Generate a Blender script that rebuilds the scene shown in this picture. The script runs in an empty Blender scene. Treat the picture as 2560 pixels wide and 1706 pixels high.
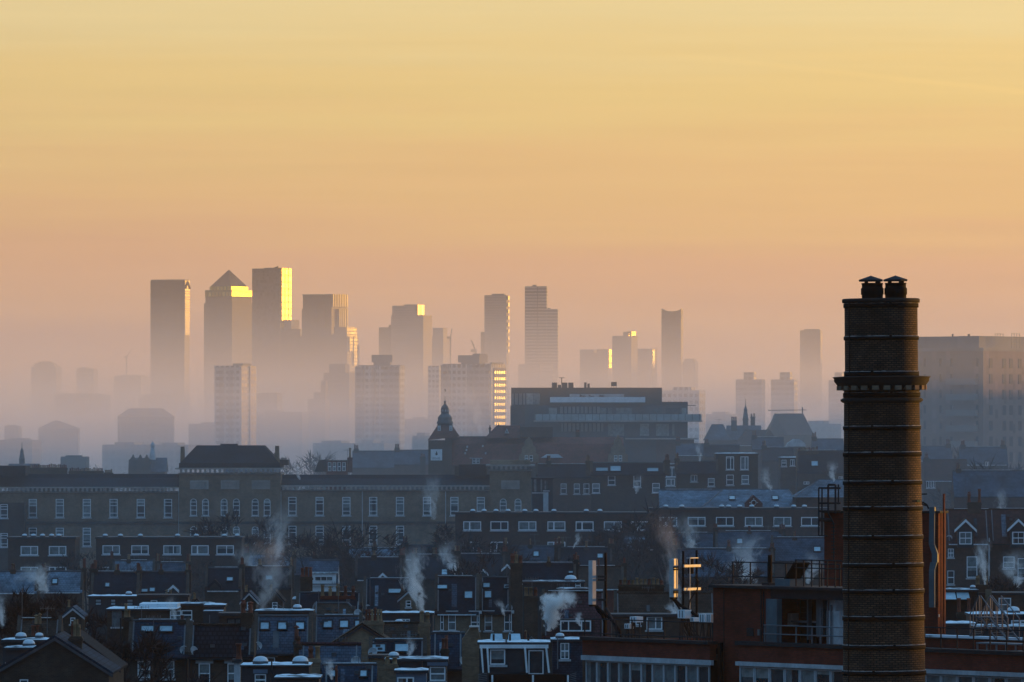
# scene script: dawn over misty city roofs
import bpy, math, random
from mathutils import Vector, Matrix, noise as mnoise
random.seed(7)
SC = bpy.context.scene
COL = SC.collection
K = math.tan(math.radians(4.0)) / 1280.0     # metres per photo pixel per metre of distance
CZ, HY = 24.0, 1090.0                        # camera height, horizon row
R = math.radians

def W(px, py, d):
    return Vector(((px - 1280) * K * d, d, CZ + (HY - py) * K * d))
def Z(py, d):
    return CZ + (HY - py) * K * d

# ---------------------------------------------------------------- objects
def tag(o, label=None, cat=None, group=None, kind=None):
    if label: o["label"] = label
    if cat: o["category"] = cat
    if group: o["group"] = group
    if kind: o["kind"] = kind
    return o
def empty(name, loc, rz=0.0):
    o = bpy.data.objects.new(name, None)
    COL.objects.link(o)
    o.location = loc
    o.rotation_euler = (0, 0, rz)
    o.empty_display_size = 0.5
    return o
def thing(name, label, cat, loc, rz=0.0, group=None):
    return tag(empty(name, loc, rz), label, cat, group)

class MB:
    def __init__(s):
        s.v, s.f, s.sm = [], [], set()
    def add(s, vs, fs, smooth=False):
        n = len(s.v)
        s.v += [tuple(v) for v in vs]
        for f in fs:
            if smooth: s.sm.add(len(s.f))
            s.f.append(tuple(i + n for i in f))
        return s
    def box(s, x0, x1, y0, y1, z0, z1):
        vs = [(x0,y0,z0),(x1,y0,z0),(x1,y1,z0),(x0,y1,z0),(x0,y0,z1),(x1,y0,z1),(x1,y1,z1),(x0,y1,z1)]
        return s.add(vs, [(0,3,2,1),(4,5,6,7),(0,1,5,4),(1,2,6,5),(2,3,7,6),(3,0,4,7)])
    def ext_y(s, poly, y0, y1):                # polygon in x,z (anticlockwise seen from -y), extruded along y
        n = len(poly)
        vs = [(x, y0, z) for x, z in poly] + [(x, y1, z) for x, z in poly]
        return s.add(vs, [tuple(range(n)), tuple(range(2*n-1, n-1, -1))] + [(i, i+n, (i+1) % n + n, (i+1) % n) for i in range(n)])
    def ext_x(s, poly, x0, x1):                # polygon in y,z
        n = len(poly)
        vs = [(x0, y, z) for y, z in poly] + [(x1, y, z) for y, z in poly]
        return s.add(vs, [tuple(range(n-1, -1, -1)), tuple(range(n, 2*n))] + [(i, (i+1) % n, (i+1) % n + n, i+n) for i in range(n)])
    def lathe(s, prof, n=16, cx=0, cy=0, smooth=True, rot=0.0):
        vs = []
        for r, z in prof:
            for k in range(n):
                a = 2*math.pi*k/n + rot
                vs.append((cx + r*math.cos(a), cy + r*math.sin(a), z))
        fs = []
        for j in range(len(prof)-1):
            for k in range(n):
                fs.append((j*n+k, j*n+(k+1) % n, (j+1)*n+(k+1) % n, (j+1)*n+k))
        s.add(vs, fs, smooth)
        m = len(prof)-1
        s.add([vs[k] for k in range(n)], [tuple(range(n-1, -1, -1))])
        s.add([vs[m*n+k] for k in range(n)], [tuple(range(n))])
        return s
    def tube(s, p, q, r0, r1=None, n=6, smooth=False):
        if r1 is None: r1 = r0
        p, q = Vector(p), Vector(q)
        d = (q-p)
        if d.length < 1e-6: return s
        d.normalize()
        u = d.orthogonal().normalized(); w = d.cross(u)
        vs = []
        for c, r in ((p, r0), (q, r1)):
            for k in range(n):
                a = 2*math.pi*k/n
                vs.append(c + u*(r*math.cos(a)) + w*(r*math.sin(a)))
        return s.add(vs, [(k, (k+1) % n, (k+1) % n+n, k+n) for k in range(n)] + [tuple(range(n-1,-1,-1)), tuple(range(n, 2*n))], smooth)
    def frame(s, x0, x1, z0, z1, y0, y1, t):    # rectangular ring, butted pieces
        s.box(x0, x0+t, y0, y1, z0, z1); s.box(x1-t, x1, y0, y1, z0, z1)
        s.box(x0+t, x1-t, y0, y1, z0, z0+t); s.box(x0+t, x1-t, y0, y1, z1-t, z1)
        return s
    def xf(s, m):
        s.v = [tuple(m @ Vector(v)) for v in s.v]
        return s
    def mesh(s, name, mat):
        me = bpy.data.meshes.new(name)
        me.from_pydata(s.v, [], s.f)
        if s.sm:
            me.polygons.foreach_set("use_smooth", [i in s.sm for i in range(len(s.f))])
        if mat: me.materials.append(mat)
        me.update()
        return me
    def build(s, name, mat, parent=None, loc=None):
        return link(name, s.mesh(name, mat), parent, loc)
def link(name, me, parent=None, loc=None, rot=None):
    o = bpy.data.objects.new(name, me)
    COL.objects.link(o)
    if parent is not None: o.parent = parent
    if loc is not None: o.location = loc
    if rot is not None: o.rotation_euler = rot
    return o

# ---------------------------------------------------------------- materials
def nt(name):
    m = bpy.data.materials.new(name)
    m.use_nodes = True
    t = m.node_tree
    b = t.nodes["Principled BSDF"]
    return m, t, b
def N(t, typ, **kw):
    n = t.nodes.new(typ)
    for k, v in kw.items():
        if k.startswith("i_"):
            n.inputs[int(k[2:]) if k[2:].isdigit() else k[2:]].default_value = v
        else: setattr(n, k, v)
    return n
def M2(t, op, a, b=None, c=None, clamp=False):
    n = t.nodes.new("ShaderNodeMath"); n.operation = op; n.use_clamp = clamp
    for i, x in enumerate((a, b, c)):
        if x is None: continue
        if isinstance(x, (int, float)): n.inputs[i].default_value = x
        else: t.links.new(x, n.inputs[i])
    return n.outputs[0]
def mixc(t, fac, a, b, mode="MIX"):
    n = t.nodes.new("ShaderNodeMix"); n.data_type = "RGBA"; n.blend_type = mode
    for s, x in ((n.inputs[0], fac), (n.inputs[6], a), (n.inputs[7], b)):
        if isinstance(x, (int, float)): s.default_value = x
        elif isinstance(x, tuple): s.default_value = (*x[:3], 1)
        else: t.links.new(x, s)
    return n.outputs[2]
def wall_uv(t):
    tc = N(t, "ShaderNodeTexCoord"); ge = N(t, "ShaderNodeNewGeometry")
    vt = N(t, "ShaderNodeVectorTransform", vector_type="NORMAL", convert_from="WORLD", convert_to="OBJECT")
    t.links.new(ge.outputs["True Normal"], vt.inputs[0])
    sn = N(t, "ShaderNodeSeparateXYZ"); t.links.new(vt.outputs[0], sn.inputs[0])
    sp = N(t, "ShaderNodeSeparateXYZ"); t.links.new(tc.outputs["Object"], sp.inputs[0])
    g = M2(t, "GREATER_THAN", M2(t, "ABSOLUTE", sn.outputs[0]), M2(t, "ABSOLUTE", sn.outputs[1]))
    u = M2(t, "ADD", M2(t, "MULTIPLY", g, sp.outputs[1]), M2(t, "MULTIPLY", M2(t, "SUBTRACT", 1.0, g), sp.outputs[0]))
    return u, sp.outputs[2], tc.outputs["Object"], sn.outputs[2]
def stain(t, vec, scale, lo, hi, detail=4):
    n = N(t, "ShaderNodeTexNoise", i_Scale=scale, i_Detail=detail, i_Roughness=0.6)
    t.links.new(vec, n.inputs["Vector"])
    mr = N(t, "ShaderNodeMapRange"); mr.inputs[1].default_value = .3; mr.inputs[2].default_value = .7
    mr.inputs[3].default_value = lo; mr.inputs[4].default_value = hi
    t.links.new(n.outputs[0], mr.inputs[0])
    return mr.outputs[0]
def grey(t, v):
    n = N(t, "ShaderNodeCombineColor")
    for i in range(3): t.links.new(v, n.inputs[i])
    return n.outputs[0]
def rnd(t, lo, hi):
    oi = N(t, "ShaderNodeObjectInfo")
    return M2(t, "MULTIPLY_ADD", oi.outputs["Random"], hi-lo, lo)
def pmat(name, col, rough=.8, var=.25, sc=.8, metallic=0, spec=.3, orand=0):
    m, t, b = nt(name)
    tc = N(t, "ShaderNodeTexCoord")
    v = stain(t, tc.outputs["Object"], sc, 1-var, 1+var)
    v2 = stain(t, tc.outputs["Object"], sc*7, 1-var*.5, 1+var*.5)
    f = M2(t, "MULTIPLY", v, v2)
    if orand: f = M2(t, "MULTIPLY", f, rnd(t, 1-orand, 1+orand))
    t.links.new(mixc(t, 1.0, tuple(col), grey(t, f), "MULTIPLY"), b.inputs["Base Color"])
    b.inputs["Roughness"].default_value = rough
    b.inputs["Metallic"].default_value = metallic
    b.inputs["Specular IOR Level"].default_value = spec
    return m
def brickmat(name, c1, c2, mort, bw=.225, bh=.075, ms=.012, var=.35, rough=.9, spec=.2, sc=.35, bump=.0, orand=.15):
    m, t, b = nt(name)
    u, v, ob, _ = wall_uv(t)
    cv = N(t, "ShaderNodeCombineXYZ"); t.links.new(u, cv.inputs[0]); t.links.new(v, cv.inputs[1])
    br = N(t, "ShaderNodeTexBrick")
    t.links.new(cv.outputs[0], br.inputs["Vector"])
    br.inputs["Color1"].default_value = (*c1, 1); br.inputs["Color2"].default_value = (*c2, 1); br.inputs["Mortar"].default_value = (*mort, 1)
    br.inputs["Scale"].default_value = 1; br.inputs["Brick Width"].default_value = bw; br.inputs["Row Height"].default_value = bh
    br.inputs["Mortar Size"].default_value = ms; br.inputs["Mortar Smooth"].default_value = .2; br.inputs["Bias"].default_value = 0
    f = M2(t, "MULTIPLY", stain(t, ob, sc, 1-var, 1+var), stain(t, ob, sc*6, 1-var*.6, 1+var*.6))
    f = M2(t, "MULTIPLY", f, rnd(t, 1-orand, 1+orand))
    t.links.new(mixc(t, 1.0, br.outputs["Color"], grey(t, f), "MULTIPLY"), b.inputs["Base Color"])
    b.inputs["Roughness"].default_value = rough; b.inputs["Specular IOR Level"].default_value = spec
    if bump:
        bp = N(t, "ShaderNodeBump"); bp.inputs["Strength"].default_value = bump; bp.inputs["Distance"].default_value = .02
        t.links.new(M2(t, "SUBTRACT", 1.0, br.outputs["Fac"]), bp.inputs["Height"])
        t.links.new(bp.outputs[0], b.inputs["Normal"])
    return m
def facade(name, wall, glass, cw, ch, fw, fh, grough=.28, wrough=.75, var=.5, gspec=.6, off=(0, 0), wspec=.25, curtain=None):
    """storey grid of window panes in a wall: cell cw x ch metres, pane a share fw x fh of it"""
    m, t, b = nt(name)
    u, v, ob, nz = wall_uv(t)
    uu = M2(t, "DIVIDE", M2(t, "ADD", u, off[0]), cw); vv = M2(t, "DIVIDE", M2(t, "ADD", v, off[1]), ch)
    fu, fv = M2(t, "FRACT", uu), M2(t, "FRACT", vv)
    mk = M2(t, "MULTIPLY", M2(t, "COMPARE", fu, .5, fw/2), M2(t, "COMPARE", fv, .5, fh/2))
    mk = M2(t, "MULTIPLY", mk, M2(t, "LESS_THAN", M2(t, "ABSOLUTE", nz), .5))
    cc = N(t, "ShaderNodeCombineXYZ"); t.links.new(M2(t, "FLOOR", uu), cc.inputs[0]); t.links.new(M2(t, "FLOOR", vv), cc.inputs[1])
    wn = N(t, "ShaderNodeTexWhiteNoise", noise_dimensions="2D"); t.links.new(cc.outputs[0], wn.inputs["Vector"])
    g = mixc(t, 1.0, tuple(glass), grey(t, M2(t, "MULTIPLY_ADD", wn.outputs["Value"], 2*var, 1-var)), "MULTIPLY")
    if curtain:
        g = mixc(t, M2(t, "GREATER_THAN", wn.outputs["Value"], .75), g, tuple(curtain))
    wl = mixc(t, 1.0, tuple(wall), grey(t, stain(t, ob, .12, .85, 1.15)), "MULTIPLY")
    t.links.new(mixc(t, mk, wl, g), b.inputs["Base Color"])
    rg = M2(t, "MULTIPLY_ADD", wn.outputs["Value"], .12, grough-.06)
    mr = N(t, "ShaderNodeMix"); mr.data_type = "FLOAT"
    t.links.new(mk, mr.inputs[0]); mr.inputs[2].default_value = wrough; t.links.new(rg, mr.inputs[3])
    t.links.new(mr.outputs[0], b.inputs["Roughness"])
    ms = N(t, "ShaderNodeMix"); ms.data_type = "FLOAT"
    t.links.new(mk, ms.inputs[0]); ms.inputs[2].default_value = wspec; ms.inputs[3].default_value = gspec
    t.links.new(ms.outputs[0], b.inputs["Specular IOR Level"])
    return m

MT = {}
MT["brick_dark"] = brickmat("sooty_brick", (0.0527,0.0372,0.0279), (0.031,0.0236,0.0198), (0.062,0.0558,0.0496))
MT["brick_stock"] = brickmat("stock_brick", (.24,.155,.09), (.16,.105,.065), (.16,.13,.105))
MT["brick_yellow"] = brickmat("yellow_brick", (0.176,0.128,0.08), (0.128,0.092,0.06), (0.16,0.136,0.112))
MT["brick_red"] = brickmat("red_brick", (.15,.026,.016), (.095,.018,.012), (.07,.028,.02), bump=.25, var=.4)
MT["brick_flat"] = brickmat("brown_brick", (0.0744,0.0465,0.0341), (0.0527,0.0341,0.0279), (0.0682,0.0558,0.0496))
MT["brick_stack"] = brickmat("stack_brick", (.098,.058,.034), (.048,.031,.021), (.010,.009,.009), bh=.084, ms=.020, bump=.5, var=.55, sc=.4, orand=0)
MT["rime_thin"] = pmat("thin_rime", (.30,.29,.28), .85, .5, 4)
MT["slate_dark"] = brickmat("dark_slate", (.0075,.0155,.026), (.0055,.011,.019), (.003,.006,.009), .3, .16, .012, var=.55, rough=.85, spec=.08)
MT["slate_blue"] = brickmat("blue_slate", (.018,.038,.062), (.012,.027,.046), (.005,.011,.018), .3, .17, .014, var=.55, rough=.85, spec=.08)
MT["slate_pale"] = brickmat("frosted_slate", (.14,.19,.24), (.10,.14,.18), (.05,.065,.08), .3, .2, .014, var=.55, rough=.85, spec=.08)
MT["slate_grey"] = brickmat("grey_slate", (.050,.075,.105), (.036,.056,.08), (.016,.025,.036), .3, .19, .016, var=.55, rough=.85, spec=.08)
MT["tile_rib"] = brickmat("ribbed_tile", (.011,.017,.027), (.008,.012,.02), (.003,.005,.008), .33, .3, .05, var=.55, rough=.85, spec=.08)
MT["tile_brown"] = brickmat("brown_tile", (0.0525,0.0336,0.0245), (0.0315,0.0224,0.0182), (0.014,0.0105,0.0084), .2, .14, .014, var=.55, sc=.6)
MT["tile_purple"] = brickmat("purple_tile", (0.0562,0.024,0.0315), (0.0413,0.0188,0.0255), (0.015,0.009,0.012), .3, .22, .03, var=.55)
MT["tile_red"] = brickmat("red_tile", (0.0638,0.0285,0.0255), (0.045,0.021,0.0203), (0.0188,0.0105,0.0105), .2, .14, .012, var=.55)
MT["white"] = pmat("white_paint", (.78,.80,.82), .55, .12, 1.2)
MT["white_old"] = pmat("weathered_white_paint", (.42,.44,.46), .7, .25, 1.0)
MT["stone"] = pmat("weathered_stone", (.34,.31,.29), .85, .3, .6)
def frostmat(name, cover):
    m, t, b = nt(name)
    tc = N(t, "ShaderNodeTexCoord"); oi = N(t, "ShaderNodeObjectInfo")
    ad = N(t, "ShaderNodeVectorMath", operation="ADD"); t.links.new(tc.outputs["Object"], ad.inputs[0])
    cv = N(t, "ShaderNodeCombineXYZ"); t.links.new(M2(t, "MULTIPLY", oi.outputs["Random"], 50.0), cv.inputs[0]); t.links.new(cv.outputs[0], ad.inputs[1])
    k = stain(t, ad.outputs[0], .9, 0, 1, 5)
    k = M2(t, "MULTIPLY_ADD", k, 2.2, M2(t, "MULTIPLY_ADD", oi.outputs["Random"], .7, cover-1.1), clamp=True)
    t.links.new(mixc(t, k, (.05,.06,.07), (.68,.75,.80)), b.inputs["Base Color"])
    b.inputs["Roughness"].default_value = .8; b.inputs["Specular IOR Level"].default_value = .15
    return m
MT["frost"] = frostmat("frosted_roof", .8)
MT["frost_dull"] = frostmat("patchy_frost", .15)
MT["tile_school"] = brickmat("school_tile", (.17,.055,.042), (.12,.042,.034), (.05,.025,.02), .2, .14, .012, var=.4, rough=.85, spec=.08)
MT["rime"] = pmat("rime_frost", (.55,.60,.64), .8, .35, 3)
MT["felt"] = pmat("roof_felt", (.028,.034,.042), .7, .3, .5)
MT["zinc"] = pmat("slate_grey_cladding", (.02,.032,.042), .6, .25, .8)
MT["timber_blue"] = pmat("blue_painted_board", (.10,.15,.21), .6, .2, .8)
MT["lead"] = pmat("lead_flashing", (.06,.07,.08), .6, .3, .9, spec=.3)
MT["pot_red"] = pmat("red_clay_pot", (.13,.04,.026), .85, .3, 3, orand=.3)
MT["pot_buff"] = pmat("buff_clay_pot", (.21,.135,.075), .85, .25, 3, orand=.3)
MT["metal_dark"] = pmat("dark_painted_steel", (.018,.024,.03), .8, .25, 2, spec=.12)
MT["metal_grey"] = pmat("galvanised_steel", (.12,.135,.15), .6, .2, 2, spec=.3)
MT["iron_black"] = pmat("black_iron", (.005,.0055,.007), .8, .3, 2, spec=.06)
MT["blue_steel"] = pmat("blue_grey_steel", (.06,.105,.125), .55, .2, 1)
MT["pole_pale"] = pmat("pale_pole", (.35,.37,.4), .5, .2, 2)
MT["bark"] = pmat("wet_bark", (.030,.022,.022), .9, .3, 2)
MT["twig"] = pmat("bare_twigs", (.026,.019,.021), .9, .3, 1)
MT["radome"] = pmat("antenna_plastic", (.42,.43,.43), .5, .25, 3, spec=.3)
MT["dome"] = pmat("frosted_acrylic", (.55,.60,.64), .35, .15, 1.5, spec=.5)
MT["sky_pane"] = pmat("frosted_glass", (.30,.40,.45), .25, .2, .8, spec=.6, orand=.25)
def glassmat():
    m, t, b = nt("window_glass")
    oi = N(t, "ShaderNodeObjectInfo"); tc = N(t, "ShaderNodeTexCoord")
    cr = N(t, "ShaderNodeValToRGB"); e = cr.color_ramp.elements
    e[0].position = 0; e[0].color = (.012,.02,.026,1); e[1].position = 1; e[1].color = (.20,.24,.25,1)
    for p, c in ((.5,(.025,.04,.05,1)), (.75,(.06,.085,.095,1))):
        x = e.new(p); x.color = c
    t.links.new(oi.outputs["Random"], cr.inputs[0])
    sz = N(t, "ShaderNodeSeparateXYZ"); t.links.new(tc.outputs["Object"], sz.inputs[0])
    r2 = M2(t, "FRACT", M2(t, "MULTIPLY", oi.outputs["Random"], 13.7)); r3 = M2(t, "FRACT", M2(t, "MULTIPLY", oi.outputs["Random"], 37.3))
    bl = M2(t, "MULTIPLY", M2(t, "GREATER_THAN", sz.outputs[2], M2(t, "MULTIPLY_ADD", r2, 1.6, -.8)), M2(t, "GREATER_THAN", r3, .45))   # a blind drawn part way
    cu = M2(t, "MULTIPLY", M2(t, "GREATER_THAN", M2(t, "ABSOLUTE", M2(t, "ADD", sz.outputs[0], M2(t, "MULTIPLY_ADD", r3, .3, -.15))), M2(t, "MULTIPLY_ADD", r2, .5, .1)), M2(t, "LESS_THAN", r3, .3))
    pc = mixc(t, M2(t, "MAXIMUM", bl, cu), cr.outputs[0], mixc(t, r2, (.13,.16,.17), (.28,.30,.29)))
    t.links.new(mixc(t, 1.0, pc, grey(t, stain(t, tc.outputs["Object"], 2.2, .6, 1.35, 2)), "MULTIPLY"), b.inputs["Base Color"])
    b.inputs["Roughness"].default_value = .12; b.inputs["Specular IOR Level"].default_value = .6
    return m
MT["glass"] = glassmat()
SHADE_RIDGE_Z = 175
HAZE_D, HAZE_C = 3.0e-5, (1.0,.94,.88)
MIST_D, MIST_C = 3.9e-4, (.98,.94,.98)
VALE_D, VALE_C = 2.8e-4, (.56,.82,1.0)
VEIL_D, VEIL_C = 1.9e-4, (1.0,.90,.84)
# ---------------------------------------------------------------- camera, sky, sun, ground, air
SUN_AZ, SUN_EL = 56.0, 2.2
cam = bpy.data.cameras.new("camera")
cam.angle = R(8.0); cam.sensor_fit = "HORIZONTAL"
cam.shift_y = (HY - 853) / 2560
cam.clip_start = 1; cam.clip_end = 60000
co = bpy.data.objects.new("camera", cam); COL.objects.link(co)
co.location = (0, 0, CZ); co.rotation_euler = (R(90), 0, 0)
SC.camera = co
SC.view_settings.view_transform = "Standard"; SC.view_settings.look = "None"
SC.view_settings.exposure = 0; SC.view_settings.gamma = 1
SC.cycles.use_denoising = True
SC.cycles.volume_bounces = 6
SC.cycles.max_bounces = 8; SC.cycles.diffuse_bounces = 2; SC.cycles.glossy_bounces = 2
SC.cycles.sample_clamp_indirect = 4

wd = bpy.data.worlds.new("World"); SC.world = wd; wd.use_nodes = True
t = wd.node_tree
bg = t.nodes["Background"]
sky = N(t, "ShaderNodeTexSky", sky_type="NISHITA")
sky.sun_disc = False; sky.sun_elevation = R(SUN_EL); sky.sun_rotation = R(SUN_AZ)
sky.air_density = 1.2; sky.dust_density = 2.5
tc = N(t, "ShaderNodeTexCoord")
sp = N(t, "ShaderNodeSeparateXYZ"); t.links.new(tc.outputs["Generated"], sp.inputs[0])
# the glow of the sunrise low in the sky, cold dome above, dim blue dusk opposite the sun
def ramp(stops):
    cr = N(t, "ShaderNodeValToRGB"); cr.color_ramp.interpolation = "EASE"
    e = cr.color_ramp.elements
    e[0].position = stops[0][0]; e[0].color = (*stops[0][1], 1)
    e[1].position = stops[-1][0]; e[1].color = (*stops[-1][1], 1)
    for p, c in stops[1:-1]:
        x = e.new(p); x.color = (*c, 1)
    return cr
ns = N(t, "ShaderNodeTexNoise", i_Scale=1.0, i_Detail=5)
mp = N(t, "ShaderNodeMapping"); mp.inputs["Scale"].default_value = (9, 9, 160); mp.inputs["Rotation"].default_value = (0, R(1.5), 0)
t.links.new(tc.outputs["Generated"], mp.inputs[0]); t.links.new(mp.outputs[0], ns.inputs["Vector"])
streak = M2(t, "MULTIPLY_ADD", ns.outputs[0], .020, -.010)
el = M2(t, "ADD", M2(t, "MAXIMUM", sp.outputs[2], 0.0), streak)
el2 = M2(t, "POWER", M2(t, "MAXIMUM", el, 0.0), .5)       # more room for the lowest degrees
def q(v): return math.sqrt(v)
front = ramp([(0, (.47,.275,.235)), (q(.010), (.60,.335,.225)), (q(.022), (.72,.405,.22)), (q(.034), (.79,.495,.21)), (q(.047), (.82,.59,.23)),
              (q(.060), (.83,.655,.31)), (q(.12), (.74,.68,.44)), (q(.3), (.33,.54,.74)), (1, (.17,.45,.82))])
back = ramp([(0, (.025,.06,.13)), (q(.06), (.035,.085,.175)), (q(.2), (.05,.145,.30)), (q(.45), (.10,.26,.50)), (1, (.17,.45,.82))])
t.links.new(el2, front.inputs[0]); t.links.new(el2, back.inputs[0])
fr = M2(t, "ADD", M2(t, "MULTIPLY", sp.outputs[0], math.sin(R(40))), M2(t, "MULTIPLY", sp.outputs[1], math.cos(R(40))))
mr = N(t, "ShaderNodeMapRange", interpolation_type="SMOOTHSTEP"); mr.inputs[1].default_value = 0.0; mr.inputs[2].default_value = .95
t.links.new(fr, mr.inputs[0])
skyc = mixc(t, mr.outputs[0], back.outputs[0], front.outputs[0])
trail = M2(t, "SUBTRACT", sp.outputs[2], M2(t, "MULTIPLY_ADD", sp.outputs[0], -.109, .0544))       # an old vapour trail
trail = M2(t, "MULTIPLY", M2(t, "MAXIMUM", M2(t, "SUBTRACT", 1.0, M2(t, "DIVIDE", M2(t, "ABSOLUTE", trail), .0006)), 0.0), M2(t, "MULTIPLY", M2(t, "MULTIPLY_ADD", sp.outputs[0], 20, -.1, clamp=True), M2(t, "GREATER_THAN", sp.outputs[1], 0.0)))
skyc = mixc(t, M2(t, "MULTIPLY", trail, M2(t, "MULTIPLY_ADD", ns.outputs[0], .4, .0)), skyc, (.95,.68,.26))
n3 = N(t, "ShaderNodeTexNoise", i_Scale=1.0, i_Detail=6, i_Roughness=.6); m3 = N(t, "ShaderNodeMapping"); m3.inputs["Scale"].default_value = (14, 14, 420); m3.inputs["Rotation"].default_value = (0, R(-4), 0); m3.inputs["Location"].default_value = (3, 1, 7)
t.links.new(tc.outputs["Generated"], m3.inputs[0]); t.links.new(m3.outputs[0], n3.inputs["Vector"])
skyc = mixc(t, 1.0, skyc, grey(t, M2(t, "MULTIPLY_ADD", n3.outputs[0], .14, .93)), "MULTIPLY")          # thin high streaks
ad = mixc(t, .06, skyc, sky.outputs[0], "ADD")
t.links.new(ad, bg.inputs[0]); bg.inputs[1].default_value = 1.0

sl = bpy.data.lights.new("sun", "SUN"); sl.energy = 5.0; sl.angle = R(.5); sl.color = (1, .47, .065)
so = bpy.data.objects.new("sun", sl); COL.objects.link(so)
sd = Vector((math.sin(R(SUN_AZ))*math.cos(R(SUN_EL)), math.cos(R(SUN_AZ))*math.cos(R(SUN_EL)), math.sin(R(SUN_EL))))
so.rotation_euler = sd.to_track_quat("Z", "Y").to_euler()

gm = pmat("winter_ground", (.030,.032,.028), .95, .4, .02)
g = MB(); g.add([(-3000,-60,0),(3000,-60,0),(3000,14000,0),(-3000,14000,0)], [(0,1,2,3)])
tag(g.build("ground", gm), kind="structure")
# an unseen rise, added and shaped to keep the low sun off the roofs
h = MB()
nx, ny = 14, 60
vs, fs = [], []
for j in range(ny+1):
    for i in range(nx+1):
        x = 220 + 300*i/nx; y = 60 + 3400*j/ny
        zz = (31+15*max(0,min(1,(y-850)/350)))*math.sin(math.pi*i/nx)**.8*(1 + .12*mnoise.noise(Vector((x*.02, y*.012, 3)))) * min(1, j/4, (ny-j)/4)
        if y > 1500: x += (y-1500)*.08
        vs.append((x, y, zz-.02 if 0 < i < nx else -.3))
for j in range(ny):
    for i in range(nx):
        a = j*(nx+1)+i; fs.append((a, a+1, a+nx+2, a+nx+1))
h.add(vs, fs, True)
vs, fs = [], []                              # a second unseen ridge, made up to shade the feet of the skyline
for j in range(41):
    for i in range(15):
        x = 1150 + 1300*i/14; y = 8200 + 4200*j/40
        vs.append((x, y, SHADE_RIDGE_Z*math.sin(math.pi*i/14)**.7*(1+.1*mnoise.noise(Vector((x*.003, y*.003, 1))))*min(1, j/6, (40-j)/6) - .3))
for j in range(40):
    for i in range(14):
        a = j*15+i; fs.append((a, a+1, a+16, a+15))
h2 = MB(); h2.add(vs, fs, True); tag(h2.build("shade_hill", gm), kind="structure")
tag(h.build("shade_hill", pmat("shade_hill_slope", (.03,.035,.028), .95, .4, .05)), kind="structure")

def volume_box(name, x0, x1, y0, y1, z0, z1, dens, col, g, label):
    m = bpy.data.materials.new(name + "_air"); m.use_nodes = True
    tt = m.node_tree
    tt.nodes.remove(tt.nodes["Principled BSDF"])
    pv = tt.nodes.new("ShaderNodeVolumePrincipled")
    pv.inputs["Color"].default_value = (*col, 1); pv.inputs["Density"].default_value = dens; pv.inputs["Anisotropy"].default_value = g
    tt.links.new(pv.outputs[0], tt.nodes["Material Output"].inputs["Volume"])
    b = MB(); b.box(x0, x1, y0, y1, z0, z1)
    return tag(b.build(name, m), label, None, None, "stuff")
volume_box("haze", -3100, 3100, -80, 14100, -1.0, 275, HAZE_D, HAZE_C, .45, "thin warm morning haze filling the whole view")
volume_box("valley_mist", -1200, 1200, 640, 1140, -.7, 40, VALE_D, VALE_C, .0, "blue smoky mist hanging over the terraces")
volume_box("ground_mist", -2900, 2900, 930, 13500, -.9, 42, MIST_D, MIST_C, .45, "low cool mist lying over the roofs and the far city")
volume_box("veil_mist", -2950, 2950, 2300, 13600, -.8, 92, VEIL_D, VEIL_C, .45, "deeper pinkish mist round the feet of the skyline")
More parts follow.
